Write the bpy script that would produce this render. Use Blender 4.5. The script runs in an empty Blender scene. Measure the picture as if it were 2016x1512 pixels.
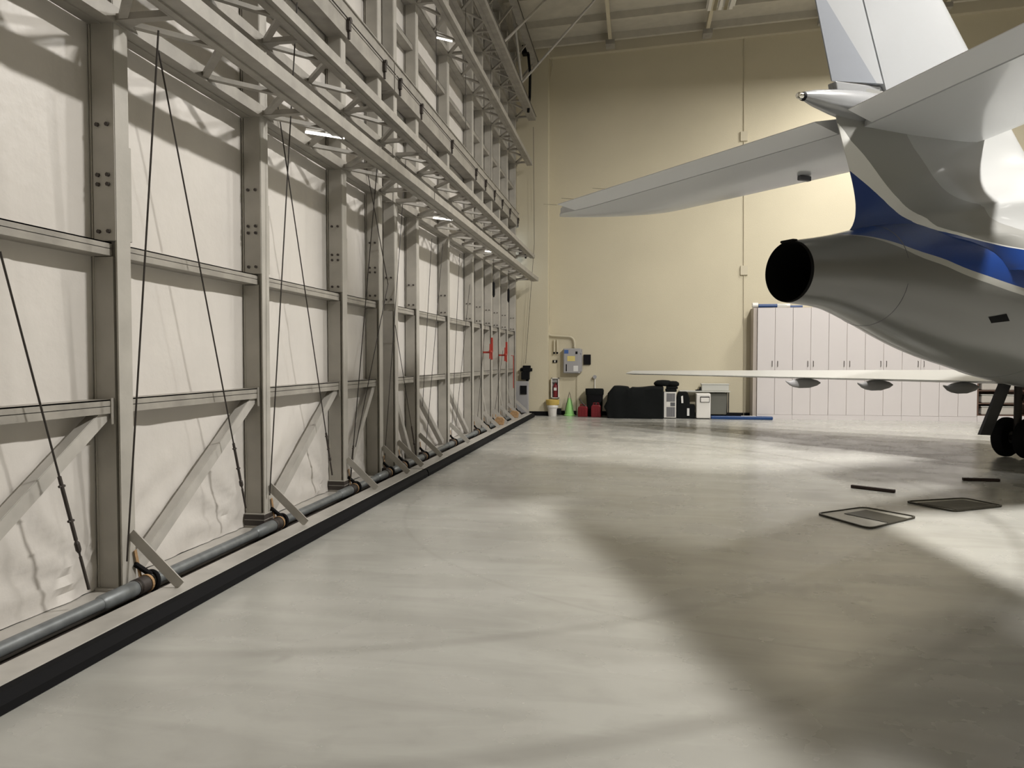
import bpy, bmesh, math, random
import numpy as np
from mathutils import Vector, Matrix, noise
random.seed(7)
C = bpy.context.scene.collection
S_ = bpy.context.scene
# ------------------------------------------------------------------ camera
F, CX, CY, H = 1480.0, 1008.0, 756.0, 1.6
PIT = math.atan(49/F); YAW = math.atan(247/math.hypot(F, 49))
FW = Vector((-math.sin(YAW)*math.cos(PIT), math.cos(YAW)*math.cos(PIT), -math.sin(PIT)))
RT = Vector((math.cos(YAW), math.sin(YAW), 0)); UP = RT.cross(FW)
O = Vector((0, 0, H))
cam = bpy.data.cameras.new('camera'); co = bpy.data.objects.new('camera', cam); C.objects.link(co)
cam.sensor_width = 36; cam.lens = F/2016*36; cam.clip_end = 200; cam.clip_start = 0.05
co.matrix_world = Matrix(((RT.x, UP.x, -FW.x, 0), (RT.y, UP.y, -FW.y, 0), (RT.z, UP.z, -FW.z, H), (0, 0, 0, 1)))
S_.camera = co
# ------------------------------------------------------------------ world, lights, exposure
w = bpy.data.worlds.new('world'); S_.world = w; w.use_nodes = True
w.node_tree.nodes['Background'].inputs[0].default_value = (0.75, 0.85, 1, 1)
w.node_tree.nodes['Background'].inputs[1].default_value = 3.0
S_.view_settings.view_transform = 'Standard'; S_.view_settings.look = 'None'
S_.view_settings.gamma = 1; S_.view_settings.use_curve_mapping = False
S_.view_settings.exposure = -0.2
LIGHTS = [(5.8, 6.6, 1800), (6.2, 0.2, 70), (5.6, 13.4, 900), (6.0, 18.6, 400), (13.5, 6.5, 30), (13.5, 14.0, 120), (6.0, -5.5, 30)]
LIGHT_AT = ['over the jet tail', 'over the open floor in front', 'over the far wing', 'nearest the back wall', 'over the jet cabin', 'over the far side of the jet cabin', 'farthest behind the viewer']
LZ = 9.3
for (x, y, p) in LIGHTS:
    l = bpy.data.lights.new('high_bay_lamp', 'AREA'); l.shape = 'RECTANGLE'; l.size = 0.45; l.size_y = 1.2
    l.energy = p; l.color = (1.0, 0.965, 0.915)
    o = bpy.data.objects.new('high_bay_lamp', l); C.objects.link(o); o.location = (x, y, LZ-0.09)
# ------------------------------------------------------------------ helpers
def ray(x, y): return (x-CX)/F*RT-(y-CY)/F*UP+FW
def onx(x, y, X): d = ray(x, y); return O+d*(X/d.x)
def ony(x, y, Y): d = ray(x, y); return O+d*(Y/d.y)
def onz(x, y, z=0.0): d = ray(x, y); return O+d*((z-H)/d.z)

def mat(name, col, rough=0.5, metal=0.0, var=0.0, scale=4.0, bump=0.0, bscale=30.0, emit=None, coat=0.0, col2=None):
    m = bpy.data.materials.new(name); m.use_nodes = True; nt = m.node_tree; b = nt.nodes['Principled BSDF']
    b.inputs['Base Color'].default_value = (*col, 1); b.inputs['Roughness'].default_value = rough
    b.inputs['Metallic'].default_value = metal; b.inputs['Coat Weight'].default_value = coat
    b.inputs['Coat Roughness'].default_value = 0.08
    tc = nt.nodes.new('ShaderNodeTexCoord')
    if var or col2:
        n = nt.nodes.new('ShaderNodeTexNoise'); n.inputs['Scale'].default_value = scale; n.inputs['Detail'].default_value = 6
        nt.links.new(tc.outputs['Object'], n.inputs['Vector'])
        r = nt.nodes.new('ShaderNodeValToRGB'); r.color_ramp.elements[0].position = 0.3; r.color_ramp.elements[1].position = 0.7
        c2 = col2 if col2 else tuple(c*(1-var) for c in col)
        r.color_ramp.elements[0].color = (*c2, 1); r.color_ramp.elements[1].color = (*[min(1, c*(1+var*0.4)) for c in col], 1)
        nt.links.new(n.outputs['Fac'], r.inputs['Fac']); nt.links.new(r.outputs['Color'], b.inputs['Base Color'])
    if bump:
        n = nt.nodes.new('ShaderNodeTexNoise'); n.inputs['Scale'].default_value = bscale; n.inputs['Detail'].default_value = 4
        nt.links.new(tc.outputs['Object'], n.inputs['Vector'])
        bp = nt.nodes.new('ShaderNodeBump'); bp.inputs['Strength'].default_value = bump; bp.inputs['Distance'].default_value = 0.02
        nt.links.new(n.outputs['Fac'], bp.inputs['Height']); nt.links.new(bp.outputs['Normal'], b.inputs['Normal'])
    if emit:
        b.inputs['Emission Color'].default_value = (*emit[:3], 1); b.inputs['Emission Strength'].default_value = emit[3]
    return m

class MB:
    def __init__(s): s.v = []; s.f = []
    def add(s, vs, fs):
        n = len(s.v); s.v += [tuple(v) for v in vs]; s.f += [tuple(i+n for i in f) for f in fs]; return s
    def box(s, a, b):
        x0, y0, z0 = a; x1, y1, z1 = b
        vs = [(x, y, z) for x in (x0, x1) for y in (y0, y1) for z in (z0, z1)]
        return s.add(vs, [(0, 1, 3, 2), (4, 6, 7, 5), (0, 4, 5, 1), (2, 3, 7, 6), (0, 2, 6, 4), (1, 5, 7, 3)])
    def bar(s, p, q, w, h, up=(0, 0, 1)):      # rectangular bar, w across, h along 'up'
        p = Vector(p); q = Vector(q); d = (q-p).normalized(); u = Vector(up); sx = d.cross(u)
        if sx.length < 1e-3: u = Vector((0, 1, 0)); sx = d.cross(u)
        sx.normalize(); u = sx.cross(d).normalized()
        vs = [e+sx*(w/2*i)+u*(h/2*j) for e in (p, q) for i, j in ((-1, -1), (1, -1), (1, 1), (-1, 1))]
        return s.add(vs, [(3, 2, 1, 0), (4, 5, 6, 7), (0, 1, 5, 4), (1, 2, 6, 5), (2, 3, 7, 6), (3, 0, 4, 7)])
    def tube(s, pts, r, n=8, cap=True):
        pts = [Vector(p) for p in pts]; rs = r if isinstance(r, (list, tuple)) else [r]*len(pts)
        base = len(s.v); prev = None
        for i, p in enumerate(pts):
            d = (pts[min(i+1, len(pts)-1)]-pts[max(i-1, 0)]).normalized()
            if prev is None:
                a = d.orthogonal().normalized()
            else:
                a = (prev-d*prev.dot(d)).normalized()
            prev = a; b = d.cross(a)
            for k in range(n):
                t = 2*math.pi*k/n; s.v.append(tuple(p+(a*math.cos(t)+b*math.sin(t))*rs[i]))
        for i in range(len(pts)-1):
            for k in range(n):
                s.f.append((base+i*n+k, base+i*n+(k+1) % n, base+(i+1)*n+(k+1) % n, base+(i+1)*n+k))
        if cap:
            s.f.append(tuple(base+k for k in range(n-1, -1, -1))); m = base+(len(pts)-1)*n; s.f.append(tuple(m+k for k in range(n)))
        return s
    def lathe(s, prof, c=(0, 0), n=20):        # prof = [(r,z)], axis z through c
        return s.tube([(c[0], c[1], z+i*1e-6) for i, (r, z) in enumerate(prof)], [max(r, 1e-4) for r, z in prof], n) if False else s._lathe(prof, c, n)
    def _lathe(s, prof, c, n):
        base = len(s.v)
        for r, z in prof:
            for k in range(n):
                t = 2*math.pi*k/n; s.v.append((c[0]+r*math.cos(t), c[1]+r*math.sin(t), z))
        for i in range(len(prof)-1):
            for k in range(n):
                s.f.append((base+i*n+k, base+i*n+(k+1) % n, base+(i+1)*n+(k+1) % n, base+(i+1)*n+k))
        s.f.append(tuple(base+k for k in range(n-1, -1, -1))); m = base+(len(prof)-1)*n; s.f.append(tuple(m+k for k in range(n)))
        return s
    def prism(s, poly, axis, a, b):            # polygon of 2D points extruded along axis 0/1/2
        def mk(p, t):
            return {0: (t, p[0], p[1]), 1: (p[0], t, p[1]), 2: (p[0], p[1], t)}[axis]
        n = len(poly); vs = [mk(p, a) for p in poly]+[mk(p, b) for p in poly]
        fs = [tuple(range(n-1, -1, -1)), tuple(range(n, 2*n))]+[(i, (i+1) % n, n+(i+1) % n, n+i) for i in range(n)]
        return s.add(vs, fs)
    def grid(s, rows, closed=False, caps=False):
        n = len(rows[0]); base = len(s.v)
        for r in rows: s.v += [tuple(p) for p in r]
        for i in range(len(rows)-1):
            for k in range(n if closed else n-1):
                k2 = (k+1) % n
                s.f.append((base+i*n+k, base+i*n+k2, base+(i+1)*n+k2, base+(i+1)*n+k))
        if caps:
            s.f.append(tuple(base+k for k in range(n-1, -1, -1))); m = base+(len(rows)-1)*n; s.f.append(tuple(m+k for k in range(n)))
        return s
    def build(s, name, m, parent=None, smooth=False, bevel=0, local=False):
        me = bpy.data.meshes.new(name)
        off = Vector((0, 0, 0))
        if parent is not None and not local:
            p = parent
            while p: off += p.location; p = p.parent
        me.from_pydata([tuple(Vector(v)-off) for v in s.v] if off.length else s.v, [], s.f)
        bm = bmesh.new(); bm.from_mesh(me); bmesh.ops.recalc_face_normals(bm, faces=bm.faces)
        bm.to_mesh(me); bm.free()
        o = bpy.data.objects.new(name, me); C.objects.link(o)
        if parent is not None: o.parent = parent
        elif not local:
            # origin at the base centre of the mesh
            xs = [v[0] for v in s.v]; ys = [v[1] for v in s.v]; zs = [v[2] for v in s.v]
            c = Vector(((min(xs)+max(xs))/2, (min(ys)+max(ys))/2, min(zs)))
            me.transform(Matrix.Translation(-c)); o.location = c
        me.materials.append(m)
        if smooth: me.shade_smooth()
        if bevel:
            b = o.modifiers.new('bevel', 'BEVEL'); b.width = bevel; b.segments = 2; b.limit_method = 'ANGLE'
        if smooth:
            me.set_sharp_from_angle(angle=math.radians(40))
        return o
def tag(o, label=None, cat=None, group=None, kind=None):
    if label: o['label'] = label
    if cat: o['category'] = cat
    if group: o['group'] = group
    if kind: o['kind'] = kind
    return o
def thing(name, label, cat, loc=(0, 0, 0), group=None, kind=None):
    o = bpy.data.objects.new(name, None); C.objects.link(o); o.location = loc; o.empty_display_size = 0.2
    return tag(o, label, cat, group, kind)
def dupm(src, name, parent, off=(0, 0, 0)):     # another part sharing the mesh of src
    o = src.copy(); C.objects.link(o); o.name = name; o.parent = parent; o.location = Vector(src.location)+Vector(off); return o

# ------------------------------------------------------------------ materials
M = {}
M['steel'] = mat('grey_painted_steel', (0.33, 0.31, 0.275), 0.45, var=0.22, scale=5, bump=0.08)
M['steel_light'] = mat('pale_painted_steel', (0.46, 0.44, 0.405), 0.28, var=0.15, scale=6)
M['column'] = mat('grey_column_paint', (0.42, 0.40, 0.36), 0.5, var=0.15, scale=4, bump=0.06)
M['sheet'] = mat('white_vinyl_sheet', (0.64, 0.61, 0.572), 0.38, var=0.06, scale=1.5, bump=0.25, bscale=9)
M['galv'] = mat('galvanised_pipe', (0.20, 0.215, 0.22), 0.45, metal=0.3, var=0.25, scale=12)
M['rust'] = mat('dark_rusty_steel', (0.05, 0.04, 0.035), 0.6, var=0.4)
M['rubber'] = mat('black_rubber', (0.007, 0.007, 0.008), 0.8)
M['black'] = mat('black_plastic', (0.007, 0.007, 0.008), 0.7)
M['cable'] = mat('dark_wire_rope', (0.03, 0.024, 0.02), 0.6)
M['strap'] = mat('tan_webbing', (0.42, 0.26, 0.13), 0.8, var=0.3, scale=20)
M['wall'] = mat('cream_painted_wall', (0.60, 0.545, 0.405), 0.75, var=0.05, scale=0.6, bump=0.15, bscale=40)
M['wall2'] = mat('cream_wall_trim', (0.55, 0.50, 0.38), 0.7)
M['ceil'] = mat('ceiling_deck', (0.50, 0.47, 0.40), 0.7, var=0.1)
M['plane_white'] = mat('white_gloss_paint', (0.29, 0.297, 0.303), 0.22, coat=0.6)
M['stab_grey'] = mat('stabiliser_paint', (0.60, 0.615, 0.63), 0.3, coat=0.3)
M['elev'] = mat('elevator_paint', (0.72, 0.735, 0.75), 0.3, coat=0.3)
M['seam'] = mat('panel_gap', (0.03, 0.03, 0.03), 0.7)
M['soot'] = mat('soot_black', (0.004, 0.004, 0.004), 0.8)
M['chrome'] = mat('polished_metal', (0.7, 0.68, 0.62), 0.15, metal=1)
M['cab'] = mat('white_laminate', (0.60, 0.565, 0.555), 0.45)
M['cab_side'] = mat('cabinet_side', (0.42, 0.37, 0.33), 0.5)
M['red'] = mat('red_plastic', (0.17, 0.008, 0.014), 0.4)
M['redpaint'] = mat('red_painted_steel', (0.35, 0.03, 0.02), 0.5)
M['white_pl'] = mat('white_plastic', (0.72, 0.70, 0.66), 0.35)
M['grey_box'] = mat('grey_enamel', (0.36, 0.355, 0.36), 0.4)
M['green'] = mat('lime_plastic', (0.30, 0.62, 0.20), 0.5)
M['yellow'] = mat('yellow_plastic', (0.62, 0.45, 0.12), 0.5)
M['cloth'] = mat('black_cloth', (0.007, 0.008, 0.008), 0.9, bump=0.3, bscale=12)
M['blue'] = mat('blue_vinyl', (0.008, 0.045, 0.16), 0.4)
M['label_w'] = mat('white_label', (0.7, 0.7, 0.68), 0.6)
M['label_y'] = mat('yellow_label', (0.65, 0.55, 0.2), 0.6)
M['label_b'] = mat('blue_label', (0.05, 0.12, 0.35), 0.6)
M['grille'] = mat('dark_grille', (0.10, 0.10, 0.11), 0.5)
M['clear'] = mat('cloudy_plastic', (0.45, 0.42, 0.38), 0.2)
M['brown'] = mat('brown_panel', (0.12, 0.07, 0.05), 0.6)
M['frost'] = mat('translucent_plastic', (0.50, 0.50, 0.46), 0.5)
M['tray'] = mat('pale_tray', (0.36, 0.35, 0.31), 0.4, var=0.2, scale=8)
M['oil'] = mat('dark_oily_mat', (0.04, 0.036, 0.024), 0.6, var=0.4, scale=9)
M['wood'] = mat('dark_wood', (0.03, 0.015, 0.012), 0.6)
M['glint'] = mat('glint_glow', (1, 1, 1), 0.4, emit=(1, 0.97, 0.9, 6))  # glow of the added tubes that stand in for truss glints
M['glasslens'] = mat('lens', (0.3, 0.3, 0.3), 0.1)

def floor_material():
    m = bpy.data.materials.new('grey_epoxy_floor'); m.use_nodes = True; nt = m.node_tree; N = nt.nodes; L = nt.links
    b = N['Principled BSDF']; tc = N.new('ShaderNodeTexCoord')
    def noise_(sc, det, vec=None, dist=0.0):
        n = N.new('ShaderNodeTexNoise'); n.inputs['Scale'].default_value = sc; n.inputs['Detail'].default_value = det
        n.inputs['Distortion'].default_value = dist
        L.new(vec if vec else tc.outputs['Object'], n.inputs['Vector']); return n.outputs['Fac']
    def ramp(f, a, c, va, vc):
        r = N.new('ShaderNodeMapRange'); L.new(f, r.inputs['Value']); r.inputs['From Min'].default_value = a; r.inputs['From Max'].default_value = c
        r.inputs['To Min'].default_value = va; r.inputs['To Max'].default_value = vc; return r.outputs['Result']
    def mul(a, b2):
        x = N.new('ShaderNodeMath'); x.operation = 'MULTIPLY'; L.new(a, x.inputs[0])
        if isinstance(b2, (int, float)): x.inputs[1].default_value = b2
        else: L.new(b2, x.inputs[1])
        return x.outputs[0]
    mp = N.new('ShaderNodeMapping'); mp.inputs['Scale'].default_value = (0.7, 3.0, 1); mp.inputs['Rotation'].default_value = (0, 0, 0.45); L.new(tc.outputs['Object'], mp.inputs['Vector'])
    f = ramp(noise_(0.5, 5), 0.35, 0.68, 0.86, 1.06)
    f = mul(f, ramp(noise_(1.2, 7, mp.outputs['Vector'], 0.8), 0.40, 0.62, 0.90, 1.04))
    f = mul(f, ramp(noise_(6, 8), 0.25, 0.45, 0.93, 1.0))
    f = mul(f, ramp(noise_(2.3, 3), 0.70, 0.75, 1.0, 0.84))       # small scuffs
    # tyre marks: thin worn rings
    sep = N.new('ShaderNodeSeparateXYZ'); L.new(tc.outputs['Object'], sep.inputs[0])
    for (cx, cy, R, wd, k) in ((-3.41, 9.7, 6.1, 0.05, 0.86), (-3.14, 9.12, 6.72, 0.07, 0.80), (1.69, 8.44, 4.17, 0.02, 0.92), (3.0, 10.5, 5.0, 0.06, 0.93)):
        v = N.new('ShaderNodeVectorMath'); v.operation = 'DISTANCE'; cb = N.new('ShaderNodeCombineXYZ')
        L.new(sep.outputs[0], cb.inputs[0]); L.new(sep.outputs[1], cb.inputs[1]); L.new(cb.outputs[0], v.inputs[0]); v.inputs[1].default_value = (cx, cy, 0)
        d = N.new('ShaderNodeMath'); d.operation = 'SUBTRACT'; L.new(v.outputs['Value'], d.inputs[0]); d.inputs[1].default_value = R
        a = N.new('ShaderNodeMath'); a.operation = 'ABSOLUTE'; L.new(d.outputs[0], a.inputs[0])
        f = mul(f, ramp(a.outputs[0], wd*0.4, wd*1.5, k, 1.0))
    mx = N.new('ShaderNodeMix'); mx.data_type = 'RGBA'; L.new(f, mx.inputs['Factor'])
    mx.inputs[6].default_value = (0.06, 0.05, 0.035, 1); mx.inputs[7].default_value = (0.46, 0.455, 0.42, 1)
    L.new(mx.outputs[2], b.inputs['Base Color'])
    L.new(ramp(noise_(1.6, 6), 0.3, 0.7, 0.17, 0.34), b.inputs['Roughness'])
    bp = N.new('ShaderNodeBump'); bp.inputs['Strength'].default_value = 0.12; bp.inputs['Distance'].default_value = 0.01
    L.new(noise_(3.5, 5), bp.inputs['Height']); L.new(bp.outputs['Normal'], b.inputs['Normal'])
    return m
M['floor'] = floor_material()

def livery_material():
    """Paint of the aircraft, laid out in the aircraft's own side view: x = metres forward of the tail exhaust, z = height."""
    m = bpy.data.materials.new('livery_paint'); m.use_nodes = True; nt = m.node_tree; N = nt.nodes; L = nt.links
    b = N['Principled BSDF']; b.inputs['Roughness'].default_value = 0.32; b.inputs['Coat Weight'].default_value = 0.35; b.inputs['Coat Roughness'].default_value = 0.10
    tc = N.new('ShaderNodeTexCoord'); sp = N.new('ShaderNodeSeparateXYZ'); L.new(tc.outputs['Object'], sp.inputs[0])
    nx = N.new('ShaderNodeMath'); nx.operation = 'DIVIDE'; L.new(sp.outputs[0], nx.inputs[0]); nx.inputs[1].default_value = 20.0
    def curve(pts):
        c = N.new('ShaderNodeFloatCurve'); cv = c.mapping.curves[0]
        c.mapping.extend = 'HORIZONTAL'
        while len(cv.points) < len(pts): cv.points.new(0.5, 0.5)
        for p, (x, z) in zip(cv.points, pts): p.location = (x/20.0, z/6.0); p.handle_type = 'AUTO_CLAMPED'
        c.mapping.update(); L.new(nx.outputs[0], c.inputs['Value'])
        k = N.new('ShaderNodeMath'); k.operation = 'MULTIPLY'; L.new(c.outputs[0], k.inputs[0]); k.inputs[1].default_value = 6.0
        return k.outputs[0]
    def gt(a):       # z > a
        g = N.new('ShaderNodeMath'); g.operation = 'GREATER_THAN'; L.new(sp.outputs[2], g.inputs[0]); L.new(a, g.inputs[1]); return g.outputs[0]
    up = curve(BLUE_TOP); gb = curve(GREY_BOT); gtp = curve(GREY_TOP); lo = curve(BLUE_BOT); st = curve(STRIPE_BOT)
    def mix(fac, A, B):
        x = N.new('ShaderNodeMix'); x.data_type = 'RGBA'; L.new(fac, x.inputs['Factor'])
        for i, c in ((6, A), (7, B)):
            if isinstance(c, tuple): x.inputs[i].default_value = (*c, 1)
            else: L.new(c, x.inputs[i])
        return x.outputs[2]
    c = mix(gt(st), (0.125, 0.127, 0.119), (0.36, 0.36, 0.335))
    c = mix(gt(lo), c, (0.009, 0.040, 0.19))
    c = mix(gt(up), c, (0.72, 0.72, 0.69)); c = mix(gt(gb), c, (0.25, 0.25, 0.235)); c = mix(gt(gtp), c, (0.35, 0.355, 0.35))  # white beside the blue painted brighter than the upper white, so it looks lit
    L.new(c, b.inputs['Base Color'])
    return m
BLUE_TOP = [(0.0, 3.75), (0.70, 3.47), (0.89, 3.36), (1.06, 3.25), (1.21, 3.12), (1.29, 3.0), (1.36, 2.89), (1.56, 2.785), (1.84, 2.71), (2.13, 2.65), (3.2, 2.58), (20, 2.5)]
BLUE_BOT = [(0.0, 2.80), (0.60, 2.775), (0.72, 2.76), (0.84, 2.73), (0.98, 2.68), (1.15, 2.61), (1.37, 2.54), (1.57, 2.46), (1.84, 2.38), (2.19, 2.29), (3.2, 2.1), (20, 2.0)]
STRIPE_BOT = [(x, z-0.01-0.055*min(1, max(0, (x-0.7)/0.5))) for x, z in BLUE_BOT]
GREY_BOT = [(0.0, 4.2), (0.65, 3.83), (0.77, 3.71), (0.93, 3.59), (1.21, 3.31), (1.36, 3.13), (1.43, 2.98), (1.51, 2.85), (1.68, 2.765), (1.84, 2.72), (2.3, 2.64), (20, 2.5)]
GREY_TOP = [(0.0, 5.9), (1.30, 5.0), (1.40, 4.05), (1.50, 3.79), (1.69, 3.57), (1.80, 3.38), (1.87, 3.2), (1.91, 3.05), (2.0, 2.93), (2.3, 2.84), (3.2, 2.8), (20, 2.7)]
M['livery'] = livery_material()
def rudder_material():
    m = bpy.data.materials.new('rudder_paint'); m.use_nodes = True; nt = m.node_tree; N = nt.nodes; L = nt.links
    b = N['Principled BSDF']; b.inputs['Roughness'].default_value = 0.25; b.inputs['Coat Weight'].default_value = 0.5
    tc = N.new('ShaderNodeTexCoord'); sp = N.new('ShaderNodeSeparateXYZ'); L.new(tc.outputs['Object'], sp.inputs[0])
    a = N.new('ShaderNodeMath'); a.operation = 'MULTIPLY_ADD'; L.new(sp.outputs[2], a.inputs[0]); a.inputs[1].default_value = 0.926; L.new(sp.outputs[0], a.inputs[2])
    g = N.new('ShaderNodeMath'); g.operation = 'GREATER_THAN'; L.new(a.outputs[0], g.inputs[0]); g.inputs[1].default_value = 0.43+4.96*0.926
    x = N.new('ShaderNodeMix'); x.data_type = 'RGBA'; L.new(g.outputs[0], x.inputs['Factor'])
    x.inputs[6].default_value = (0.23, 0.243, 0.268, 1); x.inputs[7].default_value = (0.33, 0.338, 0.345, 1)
    L.new(x.outputs[2], b.inputs['Base Color']); return m
M['rudder'] = rudder_material()

for k in ('rubber', 'black', 'cloth', 'soot'): M[k].node_tree.nodes['Principled BSDF'].inputs['Specular IOR Level'].default_value = 0.15
M['shade_crate'] = mat('shaded_plastic', (0.13, 0.13, 0.11), 0.5)  # crate colour darkened to paint in the shade under the table
M['bullet'] = mat('silver_grey_paint', (0.25, 0.255, 0.26), 0.25, coat=0.6)
M['wing'] = mat('wing_paint', (0.45, 0.45, 0.43), 0.35)
# ------------------------------------------------------------------ room shell
X0, X1, Y0, Y1 = -3.56, 24.0, -8.0, 21.5
def cz(x): return 10.5+0.041*x
tag(MB().box((X0-0.3, Y0, -0.2), (X1, Y1+0.2, 0)).build('floor', M['floor'], local=True), 'pale grey sealed hangar floor with tyre marks and scuffs', 'floor', kind='structure')
tag(MB().box((X0-0.3, Y1, 0), (X1, Y1+0.25, 12)).build('wall_back', M['wall'], local=True), 'tall cream painted back wall behind the aircraft', 'wall', kind='structure')
tag(MB().box((X0-0.3, Y0-0.25, 0), (X1, Y0, 12)).build('wall_front', M['wall'], local=True), 'cream wall behind the viewer', 'wall', kind='structure')
tag(MB().box((X1, Y0-0.25, 0), (X1+0.25, Y1+0.25, 12)).build('wall_right', M['wall'], local=True), 'cream wall on the far right side of the hangar', 'wall', kind='structure')
# outer skin of the door side, with the daylight slit next to the jamb
wl = MB().box((X0-0.2, Y0, 0.0), (X0-0.05, 20.62, 12)).box((X0-0.2, 20.62, 0.0), (X0-0.05, Y1, 3.88)).box((X0-0.2, 20.62, 5.05), (X0-0.05, Y1, 12))
tag(wl.build('wall_left', M['sheet'], local=True), 'outer skin behind the framed hangar door, a slit of daylight at its end', 'wall', kind='structure')
cl = MB().add([(X0-0.3, Y0-0.2, cz(X0-0.3)), (X1+0.2, Y0-0.2, cz(X1+0.2)), (X1+0.2, Y1+0.2, cz(X1+0.2)), (X0-0.3, Y1+0.2, cz(X0-0.3)),
               (X0-0.3, Y0-0.2, cz(X0)+0.3), (X1+0.2, Y0-0.2, cz(X1)+0.3), (X1+0.2, Y1+0.2, cz(X1)+0.3), (X0-0.3, Y1+0.2, cz(X0)+0.3)],
              [(0, 1, 2, 3), (4, 7, 6, 5), (0, 4, 5, 1), (1, 5, 6, 2), (2, 6, 7, 3), (3, 7, 4, 0)])
ceil_o = tag(cl.build('ceiling', M['ceil'], local=True), 'gently sloping metal deck ceiling with purlins', 'ceiling', kind='structure')
for y in (20.95, 19.75, 18.2, 15.4, 12.6, 9.8, 7.0):
    MB().bar((X0, y, cz(X0)-0.09), (X1, y, cz(X1)-0.09), 0.10, 0.18).build('purlin', M['ceil'], ceil_o)
for x in (-0.77, 1.78, 4.7, 7.6, 10.5, 14):
    MB().bar((x, 4, cz(x)-0.24), (x, 20.9, cz(x)-0.24), 0.09, 0.12).build('rafter', M['wall2'], ceil_o)
    MB().box((x-0.12, 20.6, cz(x)-0.42), (x+0.12, 20.95, cz(x)-0.30)).build('bracket', M['steel'], ceil_o)
# fascia band at the wall head, jamb, black baseboard
tag(MB().bar((X0, 21.42, cz(X0)-0.16), (X1, 21.42, cz(X1)-0.16), 0.16, 0.30).build('trim_1', M['wall2'], local=True), 'cream fascia band where the back wall meets the ceiling', 'trim', kind='structure')
jb = MB().box((-3.4, 21.12, 0), (-2.50, 21.5, 10.35))
tag(jb.build('trim_2', M['wall'], local=True), 'cream door jamb pilaster in the far left corner', 'trim', kind='structure')
tag(MB().box((-3.4, 21.09, 0.0), (-2.47, 21.12, 0.12)).box((-2.50, 21.12, 0.0), (-2.47, 21.5, 0.12)).box((-2.47, 21.47, 0), (3.1, 21.5, 0.12)).build('baseboard_back', M['rubber'], local=True), 'black rubber base along the back wall and jamb', 'baseboard', kind='structure')
tag(MB().box((X0-0.05, Y0, 9.95), (-3.25, Y1, 10.5)).build('trim_3', M['steel'], local=True), 'steel header above the hangar door', 'trim', kind='structure')

# ------------------------------------------------------------------ hangar door, two leaves
XB, XF = -3.48, -3.30                     # sheet plane / front of columns
ZT = 9.9
def sheet_mesh(ya, yb, seed, z0=0.09, z1=9.9, step=0.05):
    ny = max(6, int((yb-ya)/step)); nz = int((z1-z0)/0.055); rows = []
    wr = [(ya+(yb-ya)*random.random(), random.uniform(0.015, 0.035), random.uniform(.006, .016), random.random()*6) for _ in range(3)]
    for i in range(nz+1):
        z = z0+(z1-z0)*i/nz; r = []
        low = max(0.0, 1-(z/1.3)) if z < 1.3 else 0
        for k in range(ny+1):
            y = ya+(yb-ya)*k/ny; u = k/ny
            e = math.sin(math.pi*u)**0.5
            d = 0.012*noise.noise(Vector((y*1.2, z*0.5, seed)))
            d += 0.008*noise.noise(Vector((y*4+z*0.6, z*1.0, seed+5)))
            for (yc, wd, a, ph) in wr:
                yy = yc+0.05*math.sin(z*0.7+ph)
                d += a*math.exp(-((y-yy)/wd)**2)*(0.4+0.6*abs(math.sin(z*1.3+ph)))*min(1, max(0.15, z-0.5))
            # crumples fanning up from the bottom corners
            for (cx, sg) in ((ya, 1), (yb, -1)):
                dx = (y-cx)*sg; dz = z-0.15; rr = math.hypot(dx, dz)
                if rr < 1.3:
                    th = math.atan2(dz, dx+1e-6)
                    d += 0.034*math.sin(th*17+3*noise.noise(Vector((y*2, z*2, seed+9))))*math.exp(-rr*1.6)*min(1, rr*5)*min(1, (1.3-rr)*3)
            if z < 1.25:
                d += 0.020*abs(noise.noise(Vector((y*6+z*4, z*5-y*2, seed+2))))*(0.3+low)
            r.append((XB-0.012+d*e, y, z))
        rows.append(r)
    return MB().grid(rows)
COLS1 = [0.75, 2.62, 4.50, 6.39, 8.25, 9.47]
COLS2 = [10.11, 11.15, 13.05, 15.05, 16.02, 17.05, 18.05, 19.15, 20.45]
CW = 0.13
bolt_src = {}
def bolt(parent, p, key='b', r=0.016, axis=0):
    mb = MB(); d = [Vector((1, 0, 0)), Vector((0, 1, 0)), Vector((0, 0, 1))][axis]
    p = Vector(p); mb.tube([p-d*0.008, p+d*0.012], r, 6); return mb.build('bolt', M['rust'], parent)
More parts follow.
